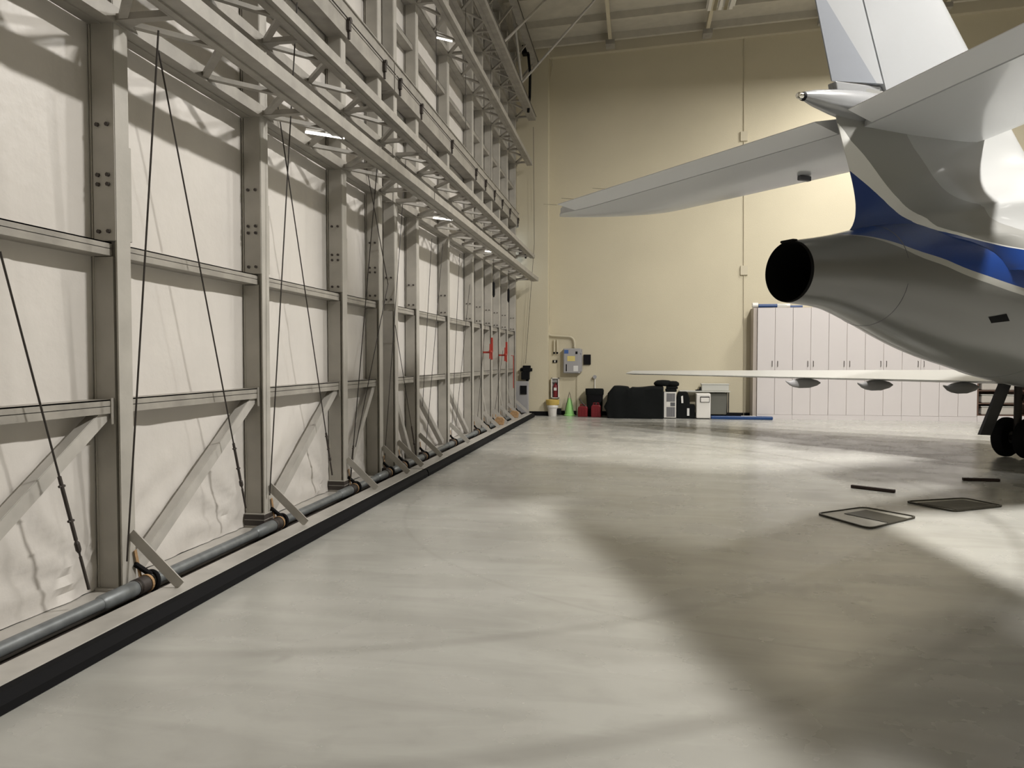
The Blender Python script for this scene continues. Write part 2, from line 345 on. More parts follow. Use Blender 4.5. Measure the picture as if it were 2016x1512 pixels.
def make_leaf(name, label, cols, ya, yb, far):
    root = thing(name, label, 'door', ((XB+XF)/2, (ya+yb)/2, 0), kind='structure')
    # ledge (bottom beam), rubber seal, kerb behind the pipe
    MB().box((-3.07, ya, 0.03), (-2.875, yb, 0.105)).build('bottom_beam', M['steel_light'], root, bevel=0.006)
    MB().prism([(-2.874, 0.004), (-2.80, 0.004), (-2.795, 0.05), (-2.82, 0.098), (-2.874, 0.10)], 1, ya, yb).build('bottom_seal', M['rubber'], root)
    MB().box((-3.50, ya, 0.0), (-3.292, yb, 0.085)).build('sill_plate', M['steel_light'], root)
    # wrinkled flashing in the slot
    rows = []
    n = int((yb-ya)/0.06)
    for i in range(n+1):
        y = ya+(yb-ya)*i/n
        rows.append([(x, y, 0.012+0.03*max(0, noise.noise(Vector((x*9, y*2.2, 3))))) for x in np.linspace(-3.292, -3.07, 6)])
    MB().grid(rows).build('slot_flashing', M['rust'], root, smooth=True)
    allc = cols
    for i in range(len(cols)-1):
        a, b = cols[i], cols[i+1]
        sheet_mesh(a-CW*0.5, b-CW*0.5, i*3.7+(50 if far else 0), step=0.045 if a < 9 else 0.08).build('insulation_sheet', M['sheet'], root, smooth=True)
        # rails of the framing
        for (z, hh) in ((2.35, 0.085), (1.34, 0.09), (4.95, 0.08), (6.3, 0.08), (8.9, 0.08)):
            g = MB().prism([(XB-0.01, z-hh), (XF-0.045, z-hh), (XF-0.045, z-hh*0.45), (XF-0.052, z-hh*0.45), (XF-0.052, z-hh+0.008), (XB-0.01, z-hh+0.008)], 1, a-0.01, b-CW+0.01)
            g.box((XB-0.01, a-0.01, z-0.008), (XF-0.045, b-CW+0.01, z)).box((XF-0.052, a-0.01, z-hh*0.5), (XF-0.045, b-CW+0.01, z))
            g.build('girt', M['steel'], root)
            if z == 1.34 and i < 4:
                MB().box((XF-0.045, b-CW-0.03, z-hh-0.07), (XF-0.038, b-CW-0.001, z+0.01)).build('gusset_plate', M['steel'], root)
        # diagonal brace in the bottom bay
        if b-a > 1.0:
            if not far: p, q = (XF-0.07, b-CW-0.02, 1.26), (XF-0.07, a+0.06, 0.12)
            else: p, q = (XF-0.07, a+0.02, 1.16), (XF-0.07, b-CW-0.08, 0.14)
            d = MB().bar(p, q, 0.07, 0.010, up=(0, 0, 1)); 
            pv, qv = Vector(p), Vector(q); dr = (qv-pv).normalized(); nrm = Vector((1, 0, 0)); sd = dr.cross(nrm).normalized()
            d = MB(); 
            d.bar(pv, qv, 0.085, 0.008, up=(1, 0, 0)); d.bar(pv+sd*0.042-Vector((0.035, 0, 0)), qv+sd*0.042-Vector((0.035, 0, 0)), 0.008, 0.07, up=(1, 0, 0))
            d.build('diagonal_brace', M['steel_light'], root)
    for i, y in enumerate(cols):
        near = y < 9.6
        # wide-flange column: flanges face the room, web between
        c = MB().box((XF-0.012, y-CW, 0.105), (XF, y, ZT)).box((XB, y-CW, 0.105), (XB+0.012, y, ZT)).box((XB+0.01, y-CW/2-0.03, 0.105), (XF-0.01, y-CW/2+0.03, ZT))
        c.box((XB+0.01, y-CW+0.004, 0.105), (XF-0.035, y-CW/2, 2.26))
        col = c.build('column', M['column'], root)
        # splice plates
        za, zb = 2.41, 2.41+ (1.9 if i % 2 else 0.85)
        if y > 3:
            sp = MB().box((XB+0.02, y-CW-0.006, 2.36), (XF-0.004, y-CW+0.03, ZT-0.2)).box((XF-0.11, y-0.002, 2.37), (XF-0.004, y+0.028, 2.37+0.62))
            spo = sp.build('splice_plate', M['column'], col, bevel=0.004)
            for zz in (2.42, 2.72, 2.78, 3.1):
                for xx in (XB+0.06, XF-0.05):
                    if near or zz in (2.42, 2.72): MB().tube([(xx, y-CW-0.004, zz), (xx, y-CW-0.02, zz)], 0.014, 6).build('bolt', M['rust'], col)
        MB().box((XB, y-CW-0.03, 0.085), (XF+0.02, y+0.03, 0.105)).build('base_plate', M['steel'], root)
        # knee brace from the column foot to the bottom beam
        if y > 2:
            MB().bar((XF+0.004, y-0.05, 0.45), (-2.94, y-0.05, 0.12), 0.010, 0.072, up=(0.7, 0, 0.7)).build('knee_brace', M['steel_light'], root)
    # pipe in front of the foot of the columns
    zp, xp = 0.098, -3.242
    mp = MB().tube([(xp, ya+0.02, zp), (xp, yb-0.02, zp)], 0.040, 16)
    pipe = mp.build('pipe', M['galv'], root, smooth=True)
    for i, y in enumerate(cols):
        if y < 1: continue
        MB().tube([(xp, y-0.42, zp), (xp, y-0.40, zp), (xp, y-0.10, zp), (xp, y-0.08, zp)], [0.041, 0.052, 0.052, 0.041], 18).build('pipe_sleeve', M['galv'], pipe, smooth=True)
        MB().tube([(xp, y-0.10, zp), (xp, y+0.02, zp)], 0.056, 16).build('pipe_coupling', M['rust'], pipe, smooth=True)
        h = MB()
        pts = []
        for k in range(22):
            t = k/21; th = -1.2+t*3.6
            pts.append((xp+0.062*math.cos(th), y+0.05+0.05*t, zp+0.062*math.sin(th)))
        h.tube(pts, 0.016, 8)
        h.tube([(xp+0.01, y+0.06, zp+0.05), (xp-0.03, y+0.02, zp+0.10), (xp-0.05, y-0.02, zp+0.14)], 0.018, 8)
        h.build('rubber_hose', M['rubber'], pipe, smooth=True)
        st = MB()
        pts = [(xp+0.058*math.cos(t), y+0.022, zp+0.058*math.sin(t)) for t in np.linspace(-1.3, 2.6, 14)]
        for a, b in zip(pts[:-1], pts[1:]): st.bar(a, b, 0.022, 0.006, up=(Vector(a)-Vector((xp, y+0.022, zp))))
        st.bar((xp-0.04, y+0.02, zp+0.045), (XF+0.012, y-0.02, 0.33), 0.025, 0.006, up=(1, 0, 0))
        st.build('strap', M['strap'], pipe)
        if y in (6.39, 8.25):
            MB().box((XB+0.001, y-CW-0.03, 0.106), (XF+0.012, y+0.004, 0.21)).build('foot_block', M['rust'], root)
            MB().box((XB, y-CW-0.031, 0.155), (XF+0.013, y+0.005, 0.160)).box((XB, y-CW-0.031, 0.205), (XF+0.013, y+0.005, 0.212)).build('block_joint', M['column'], root)
        elif y > 9:
            MB().box((XF+0.001, y-0.06, 0.106), (XF+0.06, y+0.03, 0.17)).build('foot_block', M['rust'], root)
    # trusses that stick out from the columns
    for (z, xo0, xo1, hh) in ((3.74, -2.90, -2.70, 0.10), (4.37, -2.93, -2.80, 0.09), (6.90, -3.02, -2.87, 0.11), (8.12, -2.98, -2.78, 0.16)):
        oc = MB().box((xo0+0.012, ya, z), (xo1-0.012, yb, z+0.012)).box((xo1-0.012, ya, z-0.001), (xo1, yb, z+hh)).box((xo0, ya, z-0.001), (xo0+0.012, yb, z+hh*0.8)).box((xo0+0.07, ya, z-0.012), (xo0+0.08, yb, z))
        chord = oc.build('outer_chord', M['steel'], root)
        ic = MB().box((XB+0.005, ya, z), (XF+0.008, yb, z+0.012)).box((XF+0.008, ya, z-0.001), (XF+0.02, yb, z+hh)).box((XB+0.09, ya, z-0.008), (XB+0.10, yb, z))
        ich = ic.build('inner_chord', M['steel'], root)
        for i, y in enumerate(cols):
            MB().box((XF+0.018, y-CW, z+0.012), (xo0+0.01, y-CW+0.06, z+0.055)).build('strut', M['steel'], root)
            MB().prism([(XF+0.018, y-CW+0.06), (XF+0.018, y-CW+0.22), (XF+0.06, y-CW+0.11), (XF+0.16, y-CW+0.06)], 2, z+0.012, z+0.022).build('haunch_plate', M['steel'], root)
            if i < len(cols)-1:
                b = cols[i+1]; L = b-y
                if L > 0.8:
                    k = 4 if L > 1.5 else 2
                    ys = [y-0.05+(L)*j/k for j in range(k+1)]
                    for j in range(k):
                        xa, xb = (XF+0.0, xo0+0.02) if j % 2 == 0 else (xo0+0.02, XF+0.0)
                        MB().bar((xa, ys[j], z+0.035), (xb, ys[j+1], z+0.035), 0.05, 0.035).build('lacing_bar', M['steel'], root)
    # deep header beam across the columns with a cable running along it
    hb = MB().box((XB+0.02, ya, 5.22), (XF+0.035, yb, 5.235)).box((XF+0.035, ya, 5.219), (XF+0.05, yb, 5.585)).box((XB+0.02, ya, 5.585), (XF+0.07, yb, 5.60))
    hbo = hb.build('header_beam', M['steel'], root)
    MB().tube([(XF+0.075, ya, 5.42), (XF+0.075, yb, 5.42)], 0.007, 6).build('running_cable', M['cable'], root)
    MB().box((-2.86, ya, 9.55), (-2.70, yb, 9.72)).build('top_beam', M['steel'], root)
    MB().tube([(-2.765, ya, 8.22), (-2.765, yb, 8.22)], 0.007, 6).build('running_cable', M['cable'], root)
    MB().tube([(-2.69, ya, 9.63), (-2.69, yb, 9.63)], 0.009, 6).build('running_cable', M['cable'], root)
    for i, y in enumerate(cols):
        if y < 2: continue
        pb = MB().box((XF+0.05, y-0.10, 5.30), (XF+0.09, y-0.04, 5.40)).tube([(XF+0.055, y-0.05, 5.42), (XF+0.095, y-0.05, 5.42)], 0.035, 12).box((XF+0.05, y-0.06, 5.22), (XF+0.07, y-0.02, 5.30))
        pb.build('cable_pulley', M['rust'], root)
    # knee struts under the top beams
    for i, y in enumerate(cols):
        if y > 3:
            MB().bar((XF, y-0.06, 8.9), (-2.88, y-0.06, 8.14), 0.05, 0.05).build('raking_strut', M['steel'], root)
            MB().bar((XF, y-0.06, 9.0), (-2.80, y-0.06, 9.6), 0.05, 0.05).build('raking_strut', M['steel'], root)
    return root
leaf1 = make_leaf('door_1', 'near leaf of the white-lined steel framed hangar door', COLS1, -7.9, 9.84, False)
leaf2 = make_leaf('door_2', 'far leaf of the white-lined steel framed hangar door, against the jamb', COLS2, 9.88, 20.6, True)
# bracing cables with rod ends, drawn between points on the frame
def cable(leaf, a, b, xa, xb, rod=0, r=0.006):
    pa, pb = onx(*a, xa), onx(*b, xb)
    cb = MB().tube([pa, pb], r, 6).build('cable', M['cable'], leaf)
    if rod:
        d = (pa-pb).normalized(); p0 = pb; p1 = pb+d*rod
        t = MB().tube([p0, p0+d*rod*0.3], 0.009, 8).tube([p0+d*rod*0.33, p0+d*rod*0.36, p0+d*rod*0.42, p0+d*rod*0.45], [0.006, 0.016, 0.016, 0.006], 8).tube([p0+d*rod*0.45, p1], 0.011, 8)
        t.tube([p0+d*rod*0.62-Vector((0, 0.022, 0)), p0+d*rod*0.62+Vector((0, 0.022, 0))], 0.008, 6)
        t.tube([p0+d*rod*0.92-Vector((0, 0.022, 0)), p0+d*rod*0.92+Vector((0, 0.022, 0))], 0.008, 6)
        t.build('turnbuckle', M['rust'], cb)
for a, b, xa, xb, rod in [((0, 495), (175, 1160), -3.27, -3.27, 0.75), ((312, 60), (250, 1105), -2.88, -3.27, 0), ((312, 100), (484, 1000), -3.26, -3.27, 0.6),
                          ((585, 5), (531, 975), -3.0, -3.27, 0), ((545, 195), (654, 935), -3.26, -3.27, 0.5), ((745, 300), (690, 945), -3.0, -3.27, 0.4),
                          ((722, 330), (764, 560), -3.26, -3.26, 0), ((764, 560), (700, 880), -3.26, -3.27, 0)]:
    cable(leaf1, a, b, xa, xb, rod)
for a, b, xa, xb, rod in [((778, 640), (819, 895), -3.26, -3.27, 0.5), ((800, 300), (757, 905), -3.26, -3.27, 0), ((850, 470), (832, 800), -3.2, -3.27, 0), ((872, 480), (838, 885), -3.2, -3.27, 0),
                          ((905, 500), (889, 860), -3.2, -3.27, 0), ((925, 560), (897, 840), -3.2, -3.27, 0), ((955, 640), (940, 825), -3.1, -3.27, 0), ((990, 690), (974, 810), -3.1, -3.27, 0)]:
    cable(leaf2, a, b, xa, xb, rod, 0.005)
# long vertical hoist cables in front of the door
for i, (x, yv, y0) in enumerate(((899, 200, 560), (735, 300, 640))):
    pass
for leaf, Y in ((leaf1, 5.2), (leaf1, 7.4), (leaf2, 11.9), (leaf2, 14.0), (leaf2, 16.5)):
    MB().tube([(-3.22, Y, 5.6), (-3.22, Y, 9.7)], 0.005, 6).build('cable', M['cable'], leaf)
# fittings at the far end of the door
def red_latch(px, py, lab):
    p = onx(px, py, -3.12)
    t = thing('door_latch', lab, 'latch', p, 'red latches on the far end of the door')
    MB().box((p.x-0.17, p.y-0.03, p.z-0.06), (p.x, p.y+0.03, p.z-0.02)).box((p.x-0.02, p.y-0.16, p.z-0.04), (p.x+0.02, p.y+0.10, p.z)).build('bracket', M['redpaint'], t)
    MB().box((p.x-0.02, p.y+0.06, p.z-0.02), (p.x+0.02, p.y+0.11, p.z+0.28)).build('upright', M['redpaint'], t)
    MB().bar((p.x, p.y-0.13, p.z-0.18), (p.x, p.y-0.10, p.z+0.14), 0.03, 0.03).build('lever', M['redpaint'], t)
    MB().bar((p.x, p.y+0.08, p.z-0.2), (p.x, p.y+0.05, p.z), 0.03, 0.03).build('arm', M['redpaint'], t)
red_latch(967, 690, 'red lever latch on the door column, left of the two')
red_latch(996, 696, 'red lever latch on the door column, nearer the jamb')
for (px, py, lb) in ((972, 568, 'black cylinder hung on the door frame above the left red latch'), (1001, 580, 'black cylinder hung on the door frame above the right red latch')):
    p = onx(px, py, -3.1)
    tag(MB().tube([(p.x, p.y, p.z+0.15), (p.x, p.y, p.z+0.11), (p.x, p.y, p.z-0.14), (p.x, p.y, p.z-0.19)], [0.008, 0.028, 0.028, 0.012], 10).tube([(p.x, p.y, p.z+0.14), (p.x, p.y, p.z+0.95)], 0.004, 5)
        .build('counterweight', M['black'], smooth=True), lb, 'weight', 'black weights on the door')
p = onx(1007, 705, -3.05)
t = tag(MB().tube([p+Vector((0, 0, 0.06)), p+Vector((0, 0.3, 0.06)), p+Vector((0, 0.3, -0.75))], 0.011, 8).build('lift_pipe', M['redpaint']), 'thin red pipe bent down beside the right latch', 'pipe')
# orange buckets / boxes behind the far knee braces
for (px, py, lb) in ((976, 828, 'tan folded strap pad on the door foot, left of the pair'), (1005, 815, 'tan folded strap pad on the door foot, nearer the jamb')):
    p = onz(px, py, 0.2)
    tag(MB().prism([(-3.15, 0.11), (-3.00, 0.11), (-2.98, 0.22), (-3.02, 0.27), (-3.14, 0.29), (-3.20, 0.22)], 1, p.y-0.05, p.y+0.06).box((-3.19, p.y-0.02, 0.28), (-3.17, p.y+0.02, 0.34)).build('strap_pad', M['strap']), lb, 'pad', 'tan pads on the door foot')
# control cabinet and chain hoist next to the jamb
t = thing('control_cabinet', 'grey steel control cabinet with a dark square window beside the jamb', 'cabinet', (-3.12, 20.85, 0.0))
MB().box((-3.36, 20.72, 0.10), (-3.0, 20.90, 0.98)).build('body', M['grey_box'], t, bevel=0.01)
MB().box((-3.22, 20.695, 0.62), (-3.04, 20.72, 0.86)).build('window', M['black'], t)
MB().box((-3.36, 20.70, 0.0), (-3.0, 20.92, 0.10)).build('plinth', M['rust'], t)
p = ony(1036, 770, 21.0)
t = thing('chain_hoist', 'black chain hoist hanging on a thin cable beside the jamb', 'hoist', (p.x, p.y, 0.98))
MB().box((p.x-0.13, p.y-0.1, 1.02), (p.x+0.09, p.y+0.1, 1.24)).box((p.x-0.09, p.y-0.08, 1.24), (p.x+0.12, p.y+0.08, 1.42)).tube([(p.x-0.17, p.y, 1.30), (p.x+0.17, p.y, 1.30)], 0.05, 12).build('body', M['black'], t, bevel=0.01)
MB().tube([(p.x+0.03, p.y, 1.0+0.02), (p.x+0.03, p.y, 0.62)], 0.04, 8).build('chain', M['rubber'], t)
MB().tube([(p.x-0.02, p.y, 1.48), ony(1052, 480, 20.95), ony(1050, 250, 20.95)], 0.006, 6).build('cable', M['cable'], t)
t = thing('pulley_block', 'rusty cable pulley at the top of the daylight slit', 'pulley', onx(1028, 505, -3.2))
p = Vector(t.location)
MB().box((p.x-0.08, p.y-0.1, p.z), (p.x+0.08, p.y+0.1, p.z+0.3)).build('housing', M['rust'], t)
MB().tube([(p.x+0.08, p.y, p.z+0.02), (p.x+0.12, p.y, p.z+0.02)], 0.08, 12).build('wheel', M['black'], t)
# glowing tubes and housings added in place of bright glints in the trusses
for (px, py, X, z, l, lb) in ((640, 266, -3.05, 3.715, 0.4, 'glowing tube added for a bright glint in the lowest truss near the third column'), (872, 431, -3.05, 3.715, 0.34, 'glowing tube added for a bright glint in the lowest truss near the middle of the door'),
                           (961, 495, -3.05, 3.715, 0.14, 'glowing tube added for a bright glint in the lowest truss towards the far end'), (875, 78, -3.10, 6.875, 0.3, 'glowing tube added for a bright glint in the upper truss')):
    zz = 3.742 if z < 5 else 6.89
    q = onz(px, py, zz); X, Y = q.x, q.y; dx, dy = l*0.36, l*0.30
    t = thing('glint_tube', lb, 'light', (X, Y, zz), 'glowing tubes added for glints in the door trusses')
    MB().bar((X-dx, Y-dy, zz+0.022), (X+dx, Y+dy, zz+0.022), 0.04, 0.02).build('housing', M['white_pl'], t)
    MB().tube([(X-dx, Y-dy, zz), (X+dx, Y+dy, zz)], 0.011, 10).build('tube', M['glint'], t)
# brace rods from the door head up to the roof
for a, b, lb in (((985, 90), (1082, -8), 'pale brace rod to the roof, left of the two'), ((1025, 165), (1178, -8), 'pale brace rod to the roof, right of the two')):
    pa = onx(*a, -2.86); d = ray(*b); pb = O+d*((10.0-H)/d.z)
    tag(MB().tube([pa, pb], 0.028, 8).build('brace_rod', M['steel_light'], smooth=True), lb, 'rod', 'brace rods at the door head')
for (a, b) in (((1008, 0), (1028, 172)),):
    tag(MB().tube([onx(*b, -2.97), onx(*a, -2.97)], 0.035, 8).build('riser_pipe', M['steel_light'], smooth=True), 'pale riser pipe at the far end of the door head', 'pipe')
t = thing('cable_motor', 'small black motor box with a hanging hose at the far top of the door', 'motor', onx(1036, 108, -2.9))
p = Vector(t.location)
MB().box((p.x-0.10, p.y-0.1, p.z), (p.x+0.08, p.y+0.1, p.z+0.22)).build('housing', M['black'], t)
MB().tube([(p.x+0.06, p.y-0.05, p.z), (p.x+0.11, p.y-0.05, p.z-0.5), (p.x+0.10, p.y-0.05, p.z-1.1), (p.x+0.06, p.y-0.05, p.z-1.5)], 0.035, 8).build('hose', M['rubber'], t, smooth=True)
# ceiling light fixtures
for i, (x, y, pw) in enumerate(LIGHTS):
    t = thing('high_bay_light', 'linear high bay light hung %s' % LIGHT_AT[i], 'light', (x, y, LZ), 'high bay lights under the ceiling')
    MB().box((x-0.26, y-0.64, LZ-0.07), (x+0.26, y+0.64, LZ+0.02)).build('housing', M['white_pl'], t)
    for q in (-0.25, 0.25): MB().tube([(x, y+q, LZ), (x, y+q, cz(x)-0.01)], 0.006, 5).build('suspension', M['cable'], t)
p = onz(1420, 8, 10.25)
t = thing('ribbed_ceiling_heater', 'ribbed metal unit up under the ceiling near the back wall', 'heater', (p.x, p.y, 10.2))
for k in range(5):
    MB().box((p.x-0.30+k*0.13, p.y-0.5, 10.26), (p.x-0.22+k*0.13, p.y+0.35, 10.33)).build('fin', M['chrome'] if k % 2 else M['white_pl'], t)
MB().box((p.x-0.33, p.y-0.5, 10.33), (p.x+0.36, p.y+0.35, 10.40)).build('casing', M['white_pl'], t)

# ------------------------------------------------------------------ things on and along the back wall
WY = 21.5
def W(px, py, Y=WY): return ony(px, py, Y)
def wall_rect(px0, py0, px1, py1, Y): a, b = W(px0, py0, Y), W(px1, py1, Y); return a.x, b.x, b.z, a.z   # x0,x1,z0,z1
# conduits
a = W(1077, 112); r_ = 0.030
def arc(p0, p1, p2, n=6): return [Vector(p0)*(1-t)**2+Vector(p1)*2*t*(1-t)+Vector(p2)*t*t for t in [i/n for i in range(n+1)]]
yy = WY-0.06
c0 = W(1077, 112, yy); c1 = W(1077, 648, yy); cc = W(1077, 661, yy); c2 = W(1088, 661, yy); c3 = W(1120, 663, yy); c4 = W(1131, 664, yy); c5 = W(1131, 678, yy); c6 = W(1131, 684, yy)
tag(MB().tube([c0, c1]+arc(c1, cc, c2)+[c3]+arc(c3, c4, c5)+[c6], 0.032, 8).build('conduit', M['wall2'], smooth=True), 'cream painted conduit running down the corner into the grey panel', 'conduit')
c0 = W(1082, 120, yy); 
tag(MB().tube([W(1083, 130, yy), W(1083, 105, yy), W(1087, 100, yy), W(1088, 130, yy), W(1082, 160, yy), W(1082, 640, yy)], 0.014, 6).build('small_conduit', M['wall2'], smooth=True), 'thin conduit with a loop at its top beside the corner conduit', 'conduit')
t = thing('wall_conduit', 'thin vertical conduit with two junction boxes up the back wall', 'conduit', W(1465, 600, yy))
for (ya, yb2) in ((52, 820),):
    MB().tube([W(1465, ya, WY-0.02), W(1464, yb2, WY-0.02)], 0.012, 6).build('tube', M['wall2'], t)
for y in (268, 532):
    x0, x1, z0, z1 = wall_rect(1458, y-9, 1472, y+9, WY-0.04)
    MB().box((x0, WY-0.05, z0), (x1, WY, z1)).build('junction_box', M['wall2'], t)
# distribution panel
PY = WY-0.22
x0, x1, z0, z1 = wall_rect(1109, 686, 1142, 735, PY)
t = thing('electrical_panel', 'grey electrical panel with yellow and blue labels on the back wall', 'panel', ((x0+x1)/2, WY-0.1, z0))
MB().box((x0, PY, z0), (x1, WY, z1)).build('enclosure', M['grey_box'], t, bevel=0.01)
MB().box((x0+0.02, PY-0.02, z0+0.02), (x1-0.05, PY, z1-0.02)).build('door', M['grey_box'], t, bevel=0.005)
def lab(px0, py0, px1, py1, m, nm='label'):
    a0, a1, b0, b1 = wall_rect(px0, py0, px1, py1, PY-0.022); MB().box((a0, PY-0.026, b0), (a1, PY-0.02, b1)).build(nm, m, t)
lab(1111, 689, 1119, 696, M['label_b']); lab(1117, 701, 1132, 711, M['label_y']); lab(1129, 720, 1138, 731, M['label_w']); lab(1133, 692, 1137, 697, M['black'], 'switch'); lab(1114, 717, 1116, 731, M['black'], 'handle')
MB().box((x1, PY+0.05, z0+0.05), (x1+0.05, WY-0.04, z1-0.02)).tube([(x1+0.02, PY+0.1, z1-0.06), (x1+0.02, PY+0.02, z1-0.15)], 0.015, 6).build('side_lever', M['grey_box'], t)
MB().tube([W(1137, 735, yy), W(1136, 822, yy)], 0.012, 6).build('drop_conduit', M['wall2'], t)
x0, x1, z0, z1 = wall_rect(1149, 698, 1163, 718, WY-0.03)
tag(MB().box((x0, WY-0.05, z0), (x1, WY, z1)).build('wall_tablet', M['black'], bevel=0.01), 'black rectangular case on the wall right of the grey panel', 'panel')
t = thing('conduit_stub', 'twin pipe stubs with black ends above the small switch', 'pipe', W(1094, 696, yy))
MB().tube([W(1091, 669, yy), W(1091, 694, yy)], 0.022, 8).tube([W(1097, 669, yy), W(1097, 694, yy)], 0.022, 8).build('tube', M['wall2'], t)
for q in (1091, 1097): MB().tube([W(q, 693, yy), W(q, 697, yy)], 0.026, 8).build('end_cap', M['black'], t)
x0, x1, z0, z1 = wall_rect(1088, 709, 1097, 714, WY-0.03)
t = thing('wall_switch', 'small black switch plate with a white toggle below the pipe stubs', 'switch', ((x0+x1)/2, WY-0.02, z0))
MB().box((x0, WY-0.03, z0), (x1, WY, z1)).build('plate', M['black'], t)
MB().box(((x0+x1)/2-0.018, WY-0.045, z0+0.01), ((x0+x1)/2+0.018, WY-0.03, z1-0.01)).build('toggle', M['white_pl'], t)
# extinguisher cabinet
x0, x1, z0, z1 = wall_rect(1085, 744, 1100, 784, WY-0.15)
t = thing('extinguisher_cabinet', 'white framed cabinet with a red fire extinguisher behind its pane', 'cabinet', ((x0+x1)/2, WY-0.08, z0))
fr = MB()
for (a0, b0, a1, b1) in ((x0, z0, x0+0.03, z1), (x1-0.02, z0, x1, z1), (x0, z0, x1, z0+0.02), (x0, z1-0.02, x1, z1)): fr.box((a0, WY-0.16, b0), (a1, WY, b1))
fr.build('frame', M['white_pl'], t)
MB().box((x0+0.02, WY-0.02, z0+0.01), (x1-0.01, WY-0.004, z1-0.01)).build('back', M['grey_box'], t)
ext = MB()._lathe([(0.02, z0+0.02), (0.065, z0+0.03), (0.07, z0+0.33), (0.05, z0+0.38), (0.02, z0+0.41), (0.02, z0+0.44)], ((x0+x1)/2+0.01, WY-0.085), 14).build('extinguisher', M['red'], t, smooth=True)
MB().box(((x0+x1)/2-0.03, WY-0.158, z0+0.22), ((x0+x1)/2+0.05, WY-0.150, z0+0.30)).build('label', M['label_w'], ext)
MB().box((x0+0.03, WY-0.112, z0+0.45), (x1-0.02, WY-0.10, z1-0.02)).build('pane', M['glasslens'], t)
# receptacle on a stalk behind the bin
p = W(1171, 742, yy)
t = thing('wall_receptacle', 'round grey socket on a short conduit above the black bin', 'socket', (p.x, WY-0.05, p.z-0.4))
MB().tube([(p.x, WY-0.09, p.z), (p.x, WY, p.z)], 0.055, 14).build('socket', M['grey_box'], t)
MB().tube([(p.x, WY-0.03, p.z-0.05), (p.x, WY-0.03, 0.1)], 0.016, 8).build('tube', M['white_pl'], t)
# mop bucket
p = onz(1088, 819); p = Vector((W(1088, 819, 21.0).x, 21.0, 0))
t = thing('mop_bucket', 'white bucket with a yellow wringer on top in the corner', 'bucket', p)
k = 21.0/1480
MB()._lathe([(0.115, 0.0), (0.12, 0.01), (0.14, 0.24), (0.155, 0.24), (0.158, 0.29), (0.15, 0.31)], (p.x, p.y), 20).build('bucket', M['white_pl'], t, smooth=True)
w0 = MB(); ring = lambda r, z, sx=1.0: [(p.x+r*sx*math.cos(a), p.y+r*math.sin(a), z) for a in np.linspace(0, 2*math.pi, 17)[:-1]]
w0.grid([ring(0.13, 0.29), ring(0.16, 0.33, 1.15), ring(0.17, 0.46, 1.15), ring(0.15, 0.46, 1.15), ring(0.13, 0.34, 1.1)], closed=True, caps=True).build('wringer', M['yellow'], t, smooth=True)
MB().box((p.x+0.13, p.y-0.08, 0.05), (p.x+0.24, p.y+0.08, 0.22)).build('side_pail', M['green'] if False else M['black'], t, bevel=0.02)
# green floor cone with a wire hanger
px = W(1121, 809, 21.2); p = Vector((px.x, 21.2, 0))
t = thing('floor_cone', 'lime green warning cone standing against the wall', 'cone', p)
MB()._lathe([(0.155, 0.0), (0.155, 0.03), (0.13, 0.05), (0.115, 0.20), (0.08, 0.38), (0.05, 0.48), (0.045, 0.50)], (p.x, p.y), 18).build('cone', M['green'], t, smooth=True)
MB().tube([(p.x-0.12, p.y-0.14, 0.12), (p.x-0.01, p.y-0.03, 0.62), (p.x+0.0, p.y-0.02, 0.68), (p.x+0.02, p.y-0.03, 0.62), (p.x+0.13, p.y-0.14, 0.10)], 0.008, 6).build('wire_handle', M['rust'], t)
# red fuel cans
def fuel_can(px0, px1, hgt, Y, lb, spout):
    x0 = W(px0, 822, Y).x; x1 = W(px1, 822, Y).x; cx = (x0+x1)/2; hw = (x1-x0)/2
    t = thing('fuel_can', lb, 'can', (cx, Y, 0), 'red fuel cans on the floor')
    prof = [(-hw, 0), (hw, 0), (hw, hgt*0.78), (hw*0.75, hgt*0.92), (-hw*0.75, hgt*0.92), (-hw, hgt*0.78)]
    MB().prism([(cx+a, b) for a, b in prof], 1, Y-0.11, Y+0.11).build('body', M['red'], t, bevel=0.02)
    for s in (-0.5, 0.0, 0.5):
        MB().box((cx+s*hw-0.015, Y-0.122, 0.04), (cx+s*hw+0.015, Y-0.11, hgt*0.7)).build('rib', M['red'], t)
    MB().tube([(cx-hw*0.6, Y, hgt*0.88), (cx-hw*0.55, Y, hgt*1.04), (cx+hw*0.55, Y, hgt*1.04), (cx+hw*0.6, Y, hgt*0.88)], 0.015, 8).build('handle', M['red'], t)
    MB().tube(spout(cx, hw), 0.022, 8).build('spout', M['rust'], t)
fuel_can(1138, 1157, 0.32, 20.9, 'red fuel can with a long slanted spout, left of the pair', lambda cx, hw: [(cx+0.1, 20.9, 0.28), (cx-0.02, 20.9, 0.38), (cx-0.10, 20.9, 0.50)])
fuel_can(1164, 1183, 0.37, 20.85, 'red fuel can with a white cap, right of the pair, before the black bin', lambda cx, hw: [(cx, 20.85, 0.34), (cx, 20.85, 0.40)])
